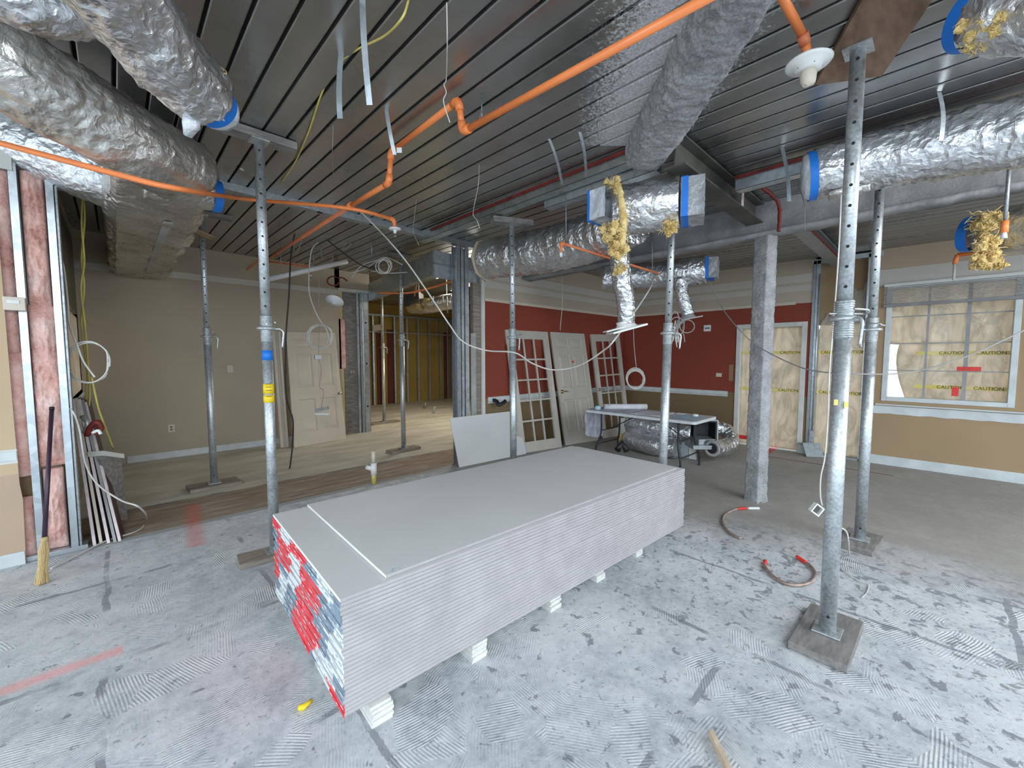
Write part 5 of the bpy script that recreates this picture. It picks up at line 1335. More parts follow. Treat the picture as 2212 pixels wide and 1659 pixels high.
# cloth / plans draping off the left end and covering the top
def clothfn(u, v):
    Y = 3.3+1.2*u; X = 5.52+.55*v; s_ = Y-3.985
    if s_ <= 0: return (X, Y, tz+.006+.003*noise.noise(Vector((X*9, Y*9, 0))))
    dz = min(s_*1.0, .52)
    return (X+.03*noise.noise(Vector((v*5, s_*3, 2)))-.03*s_, 3.99+.02+.04*noise.noise(Vector((v*7, s_*4, 1)))*min(1, s_*6), tz-dz*(.85+.25*v if v < .6 else 1.0))
tag(build('drop_cloth', MB().slab(clothfn, 40, 16, (0, .0, .002)), M['cloth']), 'dusty white cloth hanging over the left end of the folding table', 'cloth')
tag(build('paper_sheet', MB().slab(lambda u, v: (5.55+.55*v, 2.75+.52*u, tz+.0025+.004*abs(noise.noise(Vector((u*4, v*3, 1))))), 8, 6, (0,0,.001)), M['paper']), 'large sheet of paper lying flat mid-table', 'paper')
rp = thing('paper_roll', 'rolled paper plans lying across the left half of the folding table', 'paper roll', (5.9, 3.6, tz))
ra, rb_ = pz(1305, 885, tz+.045), pz(1372, 871, tz+.045)
ra = Vector((5.62, 3.72, tz+.055)); rb_ = Vector((6.12, 3.25, tz+.055))
build('roll', MB().tube([ra, rb_], .045, 20), M['paper'], rp)
build('roll_core', MB().cyl(ra-(rb_-ra).normalized()*.002, ra, .026, n=16), M['greytrim'], rp)
tag(build('paper_wrapper', MB().tube([(5.56, 3.80, tz+.0095), (5.56, 3.80, tz+.03), (5.57, 3.79, tz+.062), (5.57, 3.79, tz+.07)], [.045, .05, .042, .02], 12, fn=lambda i,k,a: 1+.25*noise.noise(Vector((i,k,1)))), M['paperblue']), 'crumpled pale blue wrapper beside the paper roll', 'wrapper')
tag(build('plastic_bag', MB().grid(lambda u, v: (5.60+.40*v, 2.30+.32*u, tz+.004+.02*abs(noise.noise(Vector((u*5, v*5, 4))))*math.sin(math.pi*u)*math.sin(math.pi*v)), 14, 14), M['paperblue']), 'flattened bluish plastic bag on the right end of the table', 'bag')
tag(build('tape_roll', MB().lathe((5.98, 2.42, tz+.001), [(.02, 0), (.04, 0), (.04, .03), (.02, .03), (.02, 0)], 18), M['plastic_white']), 'small white roll on the right end of the table', 'tape')
tag(build('paper_scrap', MB().slab(lambda u, v: (6.02+.12*v, 2.62+.14*u, tz+.002+.012*u*v), 3, 3, (0,0,.001)), M['paper']), 'small white paper scrap at the far edge of the table', 'scrap')
# ================================================================ DUCT HEAP UNDER THE TABLE
hp = thing('foil_duct', 'upper foil-wrapped duct length lying under the folding table', 'duct', (6.3, 3.1, .3), 'foil ducts heaped under the table')
hp['label'] = 'upper foil-wrapped duct length in the heap under the folding table'; del hp['group']
duct([(6.42, 3.72, .46), (6.40, 3.25, .44), (6.42, 2.85, .42), (6.45, 2.64, .42)], .165, 101, par=hp, steps=14, n=36, amp=.018)
hp2 = thing('foil_duct', 'lower foil-wrapped duct length resting on the floor under the table', 'duct', (6.2, 3.1, 0))
duct([(6.36, 3.70, .175), (6.22, 3.2, .17), (6.25, 2.80, .165)], .155, 103, par=hp2, steps=14, n=36, amp=.018)
hs = thing('flex_duct', 'short bent foil flex duct with open black end on the floor right of the table', 'duct', (6.6, 2.3, 0))
pth = [pz(1540, 925, .30), pz(1572, 938, .22), pz(1582, 960, .14), pz(1562, 975, .13), pz(1530, 973, .125)]
pth = [pd(1535, 922, 6.5), pd(1568, 930, 6.45), pd(1580, 955, 6.3), pd(1562, 967, 6.15), pd(1538, 969, 5.95)]
duct(pth, [.10, .11, .115, .12, .12], 105, par=hs, steps=14, n=32, amp=.012, ribs=1.5, mt='foilflex', ends=False)
e_ = pth[-1]; ed = (pth[-1]-pth[-2]).normalized()
build('inner_liner', MB().cyl(e_-ed*.05, e_+ed*.004, .075, n=20), M['blacktape'], hs)
build('insulation_rim', MB().lathe(e_, [(.075, .0), (.075, .006), (.12, .008), (.122, -.01)], 24, ax=ed), M['greytrim'], hs)
bx = thing('black_box', 'open black sheet-metal box standing on boards right of the table', 'box', (6.62, 2.28, .24))
c = pd(1523, 930, 6.2)
m = MB(); q = Quad(c+Vector((-.07,.12,-.17)), c+Vector((.09,-.14,-.17)), c+Vector((-.07,.12,.15)), c+Vector((.09,-.14,.15)))
q.n = Vector((-.69, -.72, 0)); 
for (u0,u1,v0,v1) in ((0,.07,0,1),(.93,1,0,1),(.07,.93,0,.07),(.07,.93,.93,1)): q.box(m, u0, u1, v0, v1, -.22, 0)
q.box(m, 0, 1, 0, 1, -.23, -.22); build('shell', m, M['blacktape'], bx)
m = MB(); 
for (u0,u1,v0,v1) in ((-.06,0,-.04,1.04),(1,1.06,-.04,1.04),(0,1,-.06,0),(0,1,1,1.06)): q.box(m, u0, u1, v0, v1, -.02, .004)
build('flange', m, M['galvdark'], bx)
tag(build('wrap_scrap', MB().grid(lambda u, v: pd(1530+38*u, 915+16*v, 6.6)+Vector((0,0,.04*noise.noise(Vector((u*5,v*4,2))))), 14, 8), M['foilwarm']), 'torn sheet of foil wrap behind the black box', 'foil')
bk = thing('board_stack', 'grey board on edge under the right end of the table', 'board', (6.3, 2.6, 0))
q = Quad(pz(1455, 985, .004), pz(1496, 992, .004), pz(1455, 985, .004)+Vector((.03,.03,.30)), pz(1496, 992, .004)+Vector((.03,.03,.26)))
m = MB(); q.box(m, 0, .8, 0, 1, -.03, 0); build('grey_face', m, M['galvdark'], bk); m = MB(); q.box(m, .82, 1.15, 0, .95, -.05, 0); build('white_end', m, M['white'], bk)
for (x0, x1, y0, y1, dd_, lb) in ((1500, 1535, 945, 955, 6.2, 'upper flat grey duct section stacked right of the table'), (1488, 1528, 958, 966, 6.1, 'lower flat grey duct section stacked right of the table')):
    a = pd(x0, y1, dd_); b = pd(x1, y0, dd_); tag(build('duct_section', MB().bar((a.x, a.y, (a.z+b.z)/2), (b.x, b.y, (a.z+b.z)/2), .3, max(.03, b.z-a.z)), M['galvdark']), lb, 'duct piece')
tag(build('white_panel', MB().obox(pz(1340, 950, .0), (.0,.0,.42), (.10,-.10,0), (.02,.02,0)), M['white']), 'narrow white panel standing behind the table legs', 'panel')
tag(build('cable_heap', MB().tube([pd(1334, 972, 6.2), pd(1343, 955, 6.3), pd(1354, 974, 6.2)], [.05, .03, .05], 10, fn=lambda i,k,a: 1+.5*noise.noise(Vector((i*3,k,1)))), M['blacktape']), 'small black heap on the floor under the table', 'heap')
shaggy(Vector((6.28, 3.76, .22)), .10, 111, par=hp2, n=4)
# ================================================================ LEFT: boards, broom, box
rnd = random.Random(5)
bd = []
defs = [(208, 1178, 160, 862, 'pinkedge', 'leftmost'), (222, 1174, 167, 860, 'doorpaint', 'second'), (238, 1172, 174, 862, 'pinkedge', 'third'), (252, 1170, 181, 864, 'greytrim', 'fourth'), (262, 1168, 187, 868, 'pinkedge', 'rightmost')]
for i, (xb, yb, xt, ytop, mt, w_) in enumerate(defs):
    b = pz(xb, yb, .002); dist = fwd(b); t_ = pd(xt, ytop, dist+.42)
    tr_ = thing('leaning_board', '%s maroon-faced board with pale edge leaning in the fan of boards by the left wall' % w_, 'board', tuple(b))
    d = t_-b; n = Vector((.15, 1, 0)).normalized(); side = n.cross(d).normalized()
    build('pale_edge', MB().obox(b, side*-.020, d, n*.012), M[mt], tr_)
    build('board_face', MB().obox(b+n*.012+side*-.002, side*-.016, d*.995, n*.16), M['maroon'], tr_)
    build('end_cap', MB().obox(b+d, side*-.02, d.normalized()*.004, n*.16), M['greytrim'], tr_)
bx = thing('cardboard_stack', 'grey panel with white top leaning behind the maroon boards', 'panel', tuple(pz(245, 1015)))
q = Quad(pd(240, 1130, 3.7)+Vector((0,0,0)), pd(276, 1122, 3.9), pd(222, 985, 3.7), pd(262, 990, 3.9)); q.c[0].z = max(q.c[0].z, .003); q.c[1].z = max(q.c[1].z, .003)
m = MB(); q.box(m, 0, 1, 0, 1, -.05, 0); build('panel_body', m, M['woodgrey'], bx)
m = MB(); q.box(m, -.1, 1.05, 1.0, 1.07, -.10, .02); build('top_strip', m, M['white'], bx)
# broom
br = thing('broom', 'straw broom with dark purple handle leaning against the pink insulation', 'broom', tuple(pz(92, 1266)))
b0 = pz(90, 1262, .0); b1 = Vector((b0.x+.01, b0.y+.02, .22)); b1 = pd(96, 1160, fwd(b0)+.06); top_ = pd(112, 880, fwd(b0)+.42)
build('handle', MB().tube([b1, top_], .0135, 12), M['purple'], br)
build('handle_cap', MB().tube([top_-(top_-b1).normalized()*.02, top_], .0155, 12), M['blacktape'], br)
dn_ = (b1-top_).normalized()
m = MB()
bl_ = (b1-b0).length
for k in range(70):
    a = rnd.uniform(0, 6.28); rr_ = rnd.uniform(.2, 1)**.5
    off = Vector((math.cos(a)*.024*rr_, math.sin(a)*.018*rr_, 0)); off2 = Vector((math.cos(a)*.026*rr_, math.sin(a)*.018*rr_, 0)); off3 = Vector((math.cos(a)*.030*rr_+rnd.uniform(-.006,.006), math.sin(a)*.028*rr_, 0))
    s_ = b1-dn_*-.0; p_ = [s_+off*.4, s_.lerp(b0, .3)+off2, s_.lerp(b0, .6)+off*.9, Vector((b0.x, b0.y, rnd.uniform(.002,.02)))+off3]
    m.tube(p_, .0042, 4, smooth=False)
tag(build('bristles', m, M['straw'], br), kind='stuff')
build('binding', MB().tube([b1.lerp(b0, .0)-dn_*.0, b1.lerp(b0, .10)], .020, 14), M['straw'], br)
# gloves / red tool hung on the boards
gl = thing('red_tool', 'dark red and grey tool hung over the tops of the maroon boards', 'tool', tuple(pd(205, 925, 3.6)))
g_ = fwd(pz(250, 1170))-.05
build('body', MB().tube(spline([pd(188, 940, g_+.1), pd(196, 922, g_+.08), pd(210, 912, g_+.08), pd(218, 925, g_+.1), pd(205, 938, g_+.08)], 6), .022, 10, fn=lambda i,k,a: 1+.3*noise.noise(Vector((i*.5,k,3)))), M['redprimer'], gl)
build('bracket', MB().tube(spline([pd(178, 900, g_+.12), pd(190, 915, g_+.1), pd(183, 935, g_+.1)], 6), .02, 8, fn=lambda i,k,a: 1+.4*noise.noise(Vector((i*.5,k,8)))), M['boxmetal'], gl)
build('nose', MB().tube(spline([pd(200, 935, g_), pd(212, 930, g_), pd(218, 938, g_)], 4), .012, 8), M['plastic_white'], gl)

# ================================================================ CABLES
def cable(pts, r, mt, label, name='cable', n=8, group=None, seg=6):
    return tag(build(name, MB().tube(spline(pts, seg), r, n), M[mt]), label, 'cable', group)
dD = fwd(pD_)
cable([pc(520, 365, .01), pd(600, 392, 4.6), pd(700, 415, 4.7), pd(760, 445, 4.75), pd(800, 478, 4.75), pd(870, 555, 4.7), pd(930, 640, 4.7), pd(970, 700, 4.7), pd(1000, 738, 4.75), pd(1050, 757, 4.8), pd(1112, 762, dD-.06), pd(1150, 785, 4.75), pd(1195, 799, 4.7), pd(1250, 790, 4.5), pd(1300, 760, 4.2), pd(1332, 728, 4.0), pd(1400, 630, 4.6), pd(1412, 600, 5.0)],
      .0085, 'cable', 'long white cable sagging from the ceiling past the slim post to the hanging diffuser')
dG, dF = fwd(pG_), fwd(pF_)
cable([pd(1528, 600, 5.3), pd(1560, 665, 5.0), pd(1600, 715, 4.6), pd(1640, 750, 4.4), pd(1720, 790, 3.9), pd(1780, 804, 3.6), pd(1860, 808, dG-.06), pd(1960, 805, 3.4), pd(2060, 780, 3.3), pd(2150, 743, 3.2), pd(2260, 690, 3.1)],
      .006, 'cablegrey', 'thin grey cable sagging across the column and the right window')
cable([pc(883, 0, .01), pd(868, 40, 2.0), pd(830, 78, 2.15), pd(775, 105, 2.35), pd(737, 132, 2.45), pd(712, 165, 2.6), pd(690, 215, 2.8), pd(665, 290, 3.2), pd(635, 355, 3.7), pc(607, 395, .01)],
      .0055, 'cableyellow', 'pale yellow cable drooping across the ceiling past the short strap')
cable([pd(178, 410, 3.9), pd(183, 470, 3.95), pd(176, 560, 4.0), pd(182, 620, 4.0), pd(176, 700, 4.05), pd(188, 800, 4.05), pd(186, 850, 4.0), pd(192, 905, 3.9)], .008, 'cableyellow', 'twisted yellow cable hanging by the left wall window')
cable([pd(180, 410, 3.88), pd(176, 480, 3.93), pd(182, 565, 3.98), pd(175, 625, 3.98), pd(184, 705, 4.03), pd(191, 800, 4.03), pd(194, 855, 3.98), pd(188, 900, 3.9)], .008, 'cableyellow', 'second strand twisted with the yellow cable by the left window')
cable([pd(126, 540, 3.5), pd(138, 580, 3.5), pd(146, 650, 3.5), pd(150, 700, 3.5), pd(165, 740, 3.45), pd(180, 780, 3.45), pd(205, 815, 3.45)], .007, 'cable', 'grey-white cable feeding the coil hung at the left wall corner')
def coil(cx_, cy_, rx_, ry_, d, r, mt, label, turns=3, seed=1, name='cable_coil', jit=3):
    pts = []; rn = random.Random(seed); k = 0
    for t_ in range(turns):
        ox, oy, fx = rn.uniform(-jit, jit), rn.uniform(-jit, jit), rn.uniform(.93, 1.05)
        for s_ in range(16):
            a = 2*math.pi*s_/16+.6*t_; pts.append(pd(cx_+ox+rx_*fx*math.cos(a), cy_+oy+ry_*fx*math.sin(a), d+rn.uniform(-.01, .01)))
    return cable(pts, r, mt, label, name, 7, seg=3)
coil(191, 782, 48, 46, 3.45, .006, 'cable', 'round coil of white cable hung in front of the left wall window', 2, 3, jit=4)
coil(690, 726, 27, 26, 6.4, .012, 'cable', 'coil of white cable hanging in front of the cream panel door', 2, 5)
coil(828, 573, 14, 15, 6.4, .009, 'cable', 'small coil of white cable under the deck near the rear opening', 3, 6, jit=5)
coil(1373, 818, 19, 21, 7.9, .012, 'cable', 'coil of white cable resting on the chair rail in the red corner', 5, 7, jit=3)
cable([pd(198, 815, 3.6), pd(212, 880, 3.6), pd(228, 925, 3.7), pd(245, 970, 3.9)], .008, 'cableyellow', 'pale rod-like cable slanting down from the coil to the grey panel')
cable([pd(122, 850, 3.4), pd(138, 872, 3.4), pd(158, 890, 3.3), pd(172, 930, 3.35), pd(184, 1000, 3.4), pd(210, 1045, 3.35), pd(260, 1080, 3.2), pd(300, 1095, 3.0), pz(317, 1118, .02), pz(300, 1145, .01), pz(230, 1168, .01), pz(170, 1198, .01), pz(110, 1228, .01)],
      .0065, 'cable', 'white cable looping from the stud down across the floor by the boards')
cable([pd(650, 470, 5.9), pd(636, 510, 5.9), pd(628, 560, 5.9), pd(624, 640, 5.9), pd(618, 720, 5.9), pd(617, 780, 5.9), pd(618, 850, 5.9), pd(626, 885, 5.85), pd(633, 910, 5.85), pd(632, 960, 5.85), pd(626, 1010, 5.8), pd(620, 1022, 5.8), pd(610, 1018, 5.8)],
      .011, 'cableblack', 'black cable hanging straight down in front of the door jamb')
cable([pd(650, 468, 5.9), pd(665, 490, 6.0), pd(690, 505, 6.1), pd(740, 545, 6.3), pd(785, 575, 6.4), pd(820, 580, 6.5)], .009, 'cableblack', 'black cable sagging beneath the deck above the white pipe')
cable([pd(688, 522, 6.3), pd(672, 545, 6.3), pd(667, 620, 6.3), pd(676, 660, 6.3), pd(690, 690, 6.3), pd(705, 712, 6.35), pd(712, 740, 6.4)], .009, 'cable', 'white cable from the deck down to the coil before the panel door')
cable([pd(690, 590, 6.3), pd(688, 660, 6.3), pd(690, 700, 6.3), pd(688, 765, 6.3)], .004, 'cablegrey', 'thin string holding the small box before the panel door')
jb_ = pd(687, 772, 6.3); tag(build('junction_box', MB().box(jb_-Vector((.05,.02,.03)), jb_+Vector((.05,.02,.04))), M['boxmetal'], bevel=.004), 'small grey junction box dangling before the panel door', 'box')
cable([pd(688, 774, 6.3), pd(694, 800, 6.3), pd(690, 835, 6.3), pd(699, 845, 6.3), pd(694, 882, 6.3)], .005, 'cablegrey', 'thin crooked wire from the dangling box to the hanging ballast')
bt = thing('hanging_device', 'small white and grey device dangling low before the panel door', 'device', tuple(pd(693, 888, 6.2)))
c = pd(693, 888, 6.2); r_ = Vector((math.cos(AZ), math.sin(AZ), 0)); f_ = Vector((-math.sin(AZ), math.cos(AZ), 0))
build('body', MB().obox(c-r_*.09+Vector((0,0,-.02)), r_*.19+Vector((0,0,.04)), (0,0,.05), f_*.05), M['boxmetal'], bt)
build('white_tray', MB().obox(c-r_*.09+Vector((0,0,-.06)), r_*.2+Vector((0,0,.0)), (0,0,.03), f_*.06), M['plastic_white'], bt)
# bits of wire mess under the deck behind the left post
rnd = random.Random(9)
wt = thing('wire_tangle', 'tangle of thin grey wires under the deck behind the left post', 'wires', tuple(pd(705, 500, 6.1)))
for k, (x, y, d) in enumerate(((700, 470, 5.8), (690, 500, 6.1), (720, 490, 6.0), (745, 520, 6.3), (770, 500, 6.2), (640, 530, 6.2), (700, 540, 6.6))):
    pts = [pd(x+rnd.uniform(-45, 45)*t_, y+rnd.uniform(-22, 22), d) for t_ in (-1, -.4, .2, .7, 1.1)]
    build('wire', MB().tube(spline(pts, 6), .005, 5), M['cablegrey'], wt)
wt2 = thing('wire_strands', 'white cable strands spread around the small coil near the rear opening', 'wires', tuple(pd(820, 580, 6.5)))
for k, pts in enumerate((((755, 590), (790, 580), (830, 556), (870, 572)), ((760, 600), (780, 575), (820, 560)), ((800, 585), (840, 590), (880, 588)))):
    build('strand', MB().tube(spline([pd(x, y, 6.5) for (x, y) in pts], 6), .007, 6), M['cable'], wt2)
# thin hanging tie wires
def tie(pts, label, r=.003, mt='galvdark'): return cable(pts, r, mt, label, 'tie_wire', 5)
tie([pc(965, 5, 0), pd(966, 90, 2.15), pd(964, 170, 2.4), pd(959, 182, 2.4), pd(964, 200, 2.4), pd(958, 215, 2.4), pd(962, 235, 2.4), pd(972, 265, 2.4)], 'curly pale wire hanging over the upper pipe jog', .003, 'cable')
tie([pc(1035, 355, 0), pd(1033, 400, 3.6), pd(1022, 460, 3.9), pd(1030, 475, 3.9), pd(1036, 493, 3.9)], 'crinkled wire hanging right of the partition track corner', .003, 'cable')
tie([pc(900, 430, 0), pd(895, 470, 4.6), pd(893, 500, 4.7), pd(905, 530, 4.7)], 'thin crooked wire hanging above the rear opening', .0035, 'cablegrey')
tie([pc(720, 270, 0), pd(718, 330, 3.2), pd(720, 380, 3.5)], 'fine wire hanging from the deck left of the dark strap', .002)
tie([pc(1295, 220, 0), pd(1293, 260, 2.6), pd(1292, 300, 2.7)], 'fine wire above the long ceiling track', .002)
tie([pd(1210, 560, 6.8), pd(1215, 640, 7.0), pd(1210, 714, 7.2)], 'thin white cord hanging on the red wall above the panel door', .006, 'cable')
tie([pd(1368, 700, 7.9), pd(1370, 750, 7.9), pd(1375, 798, 7.9)], 'thin white cord dropping to the coil in the red corner', .007, 'cable')
tie([pc(1724, 400, 0), pd(1737, 440, 3.4), pd(1738, 500, 3.6)], 'thin pale wire hanging in front of the main beam', .003, 'cablegrey')
# white cord by the foreground posts, with its outlet box
cable([pd(1817, 420, 2.9), pd(1814, 500, 2.9), pd(1808, 600, 2.9), pd(1800, 700, 3.0), pd(1792, 800, 3.0), pd(1788, 900, 3.0), pd(1782, 985, 2.9), pd(1773, 1030, 2.9), pd(1772, 1070, 2.9), pd(1776, 1092, 2.9)], .0045, 'cable', 'white cord hanging left of the foreground post down to a square box')
ob = thing('outlet_box', 'open white square outlet box dangling on a cord left of the foreground post', 'outlet', tuple(pd(1768, 1102, 2.9)))
c = pd(1767, 1102, 2.9); up_ = (Vector((0,0,1))*.8+r_*.6).normalized(); sd_ = (r_*.8-Vector((0,0,.6))).normalized()
for (a, b, w_, h_) in ((-1, -1, 1, .18), (-1, .82, 1, .18), (-1, -1, .18, 2), (.82, -1, .18, 2)):
    pass
m = MB(); S = .036
for (u0,u1,v0,v1) in ((-S,S,-S,-S+.009),(-S,S,S-.009,S),(-S,-S+.009,-S+.009,S-.009),(S-.009,S,-S+.009,S-.009)):
    m.obox(c+sd_*u0+up_*v0, sd_*(u1-u0), up_*(v1-v0), f_*.03)
m.obox(c-sd_*S-up_*S+f_*.03, sd_*2*S, up_*2*S, f_*.003)
build('box_body', m, M['plastic_white'], ob)
build('device', MB().obox(c-sd_*.016-up_*.022+f_*.01, sd_*.032, up_*.044, f_*.018), M['socket'], ob)
cable([pd(1813, 1138, 2.75), pd(1828, 1148, 2.75), pd(1833, 1170, 2.8), pz(1834, 1198, .01)], .0045, 'cable', 'short white cord curling down behind the foreground post')
cable([pz(1815, 1228, .008), pz(1850, 1252, .008), pz(1875, 1262, .008), pz(1872, 1280, .008), pz(1862, 1290, .008)], .0035, 'cable', 'thin white wire lying on the floor right of the foreground post')
# ================================================================ FLOOR ITEMS
def hose(pts, label, ra, caps):
    t_ = thing('copper_tube', label, 'tube', tuple(pts[0]))
    P = spline(pts, 8); build('tube', MB().tube(P, ra, 10), M['copper'], t_)
    for (i0, i1, mt, rr_) in caps: build('tape_wrap', MB().tube(P[i0:i1], ra+rr_, 10), M[mt], t_)
    return t_
z_ = .014
hose([pz(1600, 1163, z_), pz(1578, 1152, z_), pz(1562, 1130, z_), pz(1566, 1112, z_), pz(1590, 1100, z_), pz(1612, 1098, z_), pz(1640, 1098, z_)], 'bent copper tube with red tape and white tip near the column base', .0115, ((33, 41, 'redplastic', .002), (41, 49, 'plastic_white', .002)))
hose([pz(1653, 1212, z_), pz(1655, 1228, z_), pz(1680, 1252, z_), pz(1715, 1264, z_), pz(1750, 1258, z_), pz(1762, 1240, z_), pz(1750, 1222, z_), pz(1733, 1210, z_), pz(1715, 1198, z_+.01), pz(1694, 1186, z_+.02)], 'looped copper tube with red taped ends left of the foreground post', .0115, ((0, 5, 'redplastic', .003), (52, 62, 'redplastic', .003), (62, 73, 'plastic_white', .0)))
# clean-out pipe stub
ps_ = thing('pipe_stub', 'yellowed plastic pipe stub with white tee standing in the brown floor strip', 'pipe', (2.27, 4.85, 0))
c = Vector((2.27, 4.87, 0)); 
build('lower_pipe', MB().cyl(c, c+Vector((0,0,.15)), .030, n=16), M['cableyellow'], ps_)
build('tee', MB().lathe(c, [(.030,.12),(.038,.12),(.038,.27),(.030,.27)], 18), M['plastic_white'], ps_)
build('side_branch', MB().cyl(c+Vector((-.02,.0,.2)), c-r_*.09+Vector((0,0,.215)), .03, n=14), M['plastic_white'], ps_)
build('upper_pipe', MB().cyl(c+Vector((0,0,.27)), c+Vector((0,0,.42)), .026, n=16), M['doorpaint'], ps_)
# yellow scrap
c = pz(656, 1527, .012)
tag(build('wire_connector', MB().tube([c+Vector((-.02,.01,0)), c, c+Vector((.02,-.0,.006)), c+Vector((.034,.012,.0))], [.011, .014, .008, .011], 8, fn=lambda i,k,a: 1+.3*noise.noise(Vector((i,k,1)))), M['yellowtape']), 'small crumpled yellow plastic piece on the floor before the stack', 'scrap')
# wood offcut at the bottom edge
a, b = pz(1540, 1592, .0), pz(1592, 1700, .0); d = (b-a); n = Vector((-d.y, d.x, 0)).normalized()
tag(build('wood_offcut', MB().obox(a, d, n*-.02, (0,0,.035)), M['woodlight'], bevel=.002), 'narrow pale wood offcut lying at the bottom edge of the floor', 'wood')
# bits in the rear room
for (x, y, mt, s, lb) in ((918, 882, 'copper', .10, 'pinkish copper pipe stub on the rear-room floor'), (937, 893, 'boxgrey', .09, 'small grey pipe stub in the rear room'), (983, 885, 'copper', .16, 'copper valve stub beside the rear-room opening')):
    p = pz(x, y); tag(build('pipe_stub', MB().tube([p, p+Vector((0,0,s)), p+Vector((.02,0,s*1.6)), p+Vector((.05,.02,s*1.9))], [.05*s*8, .05*s*7, .05*s*6, .03], 10, fn=lambda i,k,a: 1+.2*noise.noise(Vector((i,k,1)))), M[mt]), lb, 'pipe')
# red markings on the floor by the rear doorway
for (a, b, w_) in (((1655, 985), (1697, 957), .10), ((1655, 986), (1930, 1028), .025), ((1665, 952), (1725, 960), .05)):
    A_, B_ = pz(*a, .0), pz(*b, .0); d = B_-A_; n = Vector((-d.y, d.x, 0)).normalized()*w_
    tag(build('red_marking', MB().obox(A_, d, n, (0,0,.0012)), M['redprimer'] if w_ < .03 else mat('red_tape_floor', (.50,.06,.04), .6)), {.10: 'short wide red tape strip on the floor before the rear doorway', .025: 'long thin red line on the floor running right of the column', .05: 'red tape strip across the foot of the rear doorway'}[w_], 'marking')
# ================================================================ WALL DEVICES
def plate(p, n, w_, h_, label, name='wall_outlet', cat='outlet', slots=True, mt='plastic_white'):
    n = Vector(n); s_ = n.cross(Vector((0,0,1))).normalized(); t_ = thing(name, label, cat, tuple(p))
    build('plate', MB().obox(Vector(p)-s_*w_/2-Vector((0,0,h_/2)), s_*w_, (0,0,h_), n*.008), M[mt], t_, bevel=.002)
    if slots:
        for dz in (-.02, .02):
            build('socket', MB().obox(Vector(p)-s_*.013+Vector((0,0,dz-.011)), s_*.026, (0,0,.022), n*.0095), M['socket' if slots == 2 else 'doorpaint2'], t_)
    return t_
plate(py(370, 925, YB), (0,-1,0), .085, .125, 'cream outlet low on the beige wall left of the planked post', slots=2, mt='doorpaint')
plate(py(497, 797, YB), (0,-1,0), .08, .12, 'cream switch plate at mid height on the beige wall', 'light_switch', 'switch', mt='doorpaint')
plate(px(1528, 709, XR), (-1,0,0), .13, .12, 'white control plate high on the red wall left of the doorway', 'thermostat', 'control', slots=False)
build('window', MB().obox(px(1528, 709, XR)+Vector((-.0095,-.045,-.01)), (.002,0,0), (0,.09,0), (0,0,.022)), M['socket'], bpy.data.objects['thermostat'])
plate(px(1553, 810, XR), (-1,0,0), .10, .07, 'small torn cream plate on the red wall by the doorway', 'wall_plate', 'plate', slots=False, mt='doorpaint')
plate(px(1388, 838, XR), (-1,0,0), .06, .05, 'tiny cream plate by the coil in the red corner', 'wall_plate', 'plate', slots=False, mt='doorpaint')
plate(py(12, 987, YI-.036), (0,-1,0), .11, .07, 'round-holed white plate patch on the far left wall', 'wall_plate', 'plate', slots=False, mt='trimwhite')
plate(py(761, 803, YB+.0), (0,-1,0), .07, .07, 'steel outlet box on the brown board beside the rear opening', slots=2, mt='boxmetal')
# olive smear by the doorway casing
tag(build('paint_patch', MB().box((XR-.003, 2.64, 1.15), (XR-.001, 2.71, 1.45)), M['card']), 'olive paint patch on the red wall against the doorway casing', 'patch')
# round white ceiling light dropped from its box
lf = thing('light_fixture', 'white glass shade fixture hanging on its side before the beige wall', 'light', tuple(pd(722, 653, 6.6)))
c = pd(722, 653, 6.6); axn = (-f_*.6 - Vector((0,0,.8))).normalized()
build('shade', MB().lathe(c, [(0, .035), (.03, .034), (.035, .022), (.06, .02), (.065, .008), (.10, .004), (.105, -.01), (.135, -.015), (.135, -.03), (.10, -.05), (0, -.055)], 30, ax=axn), M['fixture'], lf)
build('cord', MB().tube(spline([c, pd(700, 660, 6.6), pd(682, 662, 6.5), pd(688, 630, 6.4)], 5), .006, 6), M['cablegrey'], lf)
# red cable loop near the header
tag(build('red_cable_loop', MB().tube(spline([pd(720+13*math.cos(a*.5), 607+10*math.sin(a*.5), 7.2) for a in range(12)]+[pd(740, 600, 7.2), pd(750, 607, 7.2)], 4), .012, 7), M['redprimer']), 'dark red cable loop hanging left of the sheet-metal header', 'cable')
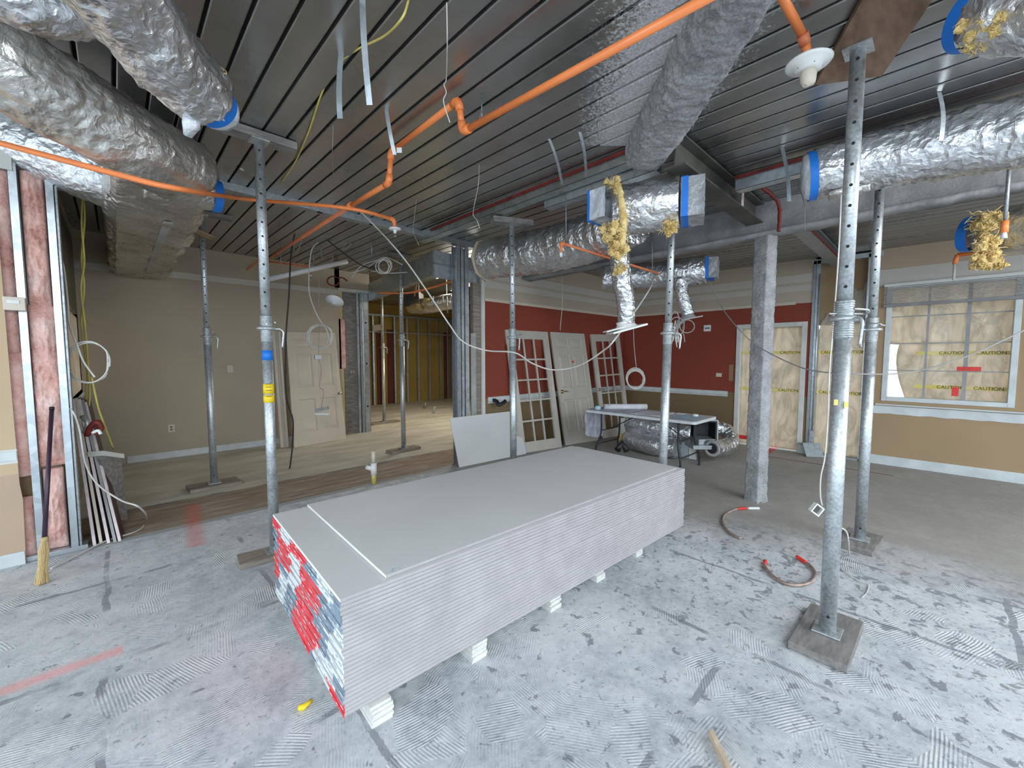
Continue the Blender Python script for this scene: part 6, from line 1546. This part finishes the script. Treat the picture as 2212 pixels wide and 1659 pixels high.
# ducts and fittings seen over the rear room
rr = thing('rear_ductwork', 'small metal fittings hanging above the rear-room opening', 'duct', tuple(pd(930, 660, 8.5)))
duct([pd(890, 662, 9.5), pd(925, 660, 9.0), pd(985, 650, 8.5)], .16, 121, par=rr, steps=10, n=24, nm='wrap', mt='foilwarm')
build('dark_duct', MB().bar(pd(878, 648, 9.5), pd(910, 648, 9.5), .5, .32), M['blacktape'], rr)
shaggy(pd(905, 662, 8.8), .09, 5, par=rr, n=3); shaggy(pd(922, 650, 8.8), .09, 6, par=rr, n=3)
for k, (x, y) in enumerate(((935, 655), (956, 650), (975, 660), (965, 668))):
    build('strap', MB().tube([pd(x, 640, 8.2), pd(x+2, y+8, 8.2)], .012, 6), M['galv'], rr)
for x_ in (905, 965):
    p = pd(x_, 655, 8.8); build('hanger', MB().cyl(p, Vector((p.x, p.y, cz(p.x, p.y))), .006, n=6), M['galvdark'], rr)
sg = tag(build('caution_sign', MB().obox(py(806, 716, YF-.14), Vector((.34,0,.06))*1.0, (0.0,0,.20), (0,.01,0)), M['doorpaint']), 'yellowed card hanging on the olive rear wall', 'sign')
tag(build('wall_scrap', MB().tube(spline([pd(1050, 868, 6.6), pd(1070, 865, 6.5), pd(1078, 875, 6.4), pd(1092, 866, 6.5)], 4), .03, 8, fn=lambda i,k,a: 1+.4*noise.noise(Vector((i*.6,k,2)))), M['blacktape']), 'dark rag lying on the chair rail left of the slim post', 'rag')
for i, (x, y, d, s) in enumerate(((1000, 1000, 5.8, .05),)):
    pass

# folded flashing and plinth at the foot of the studs
a = pd(1747, 962, 5.9)
fl_ = thing('metal_flashing', 'folded grey metal piece leaning at the foot of the studs by the torn plastic', 'metal piece', tuple(pz(1760, 975)))
b_ = px(1757, 976, XR-.25); zf = .0
P0 = Vector((XR-.30, 1.42, .006)); m = MB().obox(P0, Vector((.16, -.20, .0)), Vector((.10, .08, .20)), Vector((-.003,-.003,.003)))
m.obox(P0+Vector((.10,.08,.20)), Vector((.16,-.20,0)), Vector((.12, .10, -.03)), Vector((0,0,.004)))
build('fold', m, M['galvdark'], fl_)
cd_ = thing('conduit', 'thin steel conduit with a small box on the stud right of the rear doorway', 'conduit', (XR-.05, 1.40, .35))
build('tube', MB().tube([(XR-.045, 1.405, .40), (XR-.045, 1.405, 2.9)], .012, 8), M['stud'], cd_)
build('box', MB().box((XR-.075, 1.375, .28), (XR-.022, 1.435, .40)), M['galv'], cd_, bevel=.003)
struct('trim_7', MB().box((XR-.035, 1.47, 0), (XR-.001, 1.60, .15)), M['trimwhite'], bevel=.004)
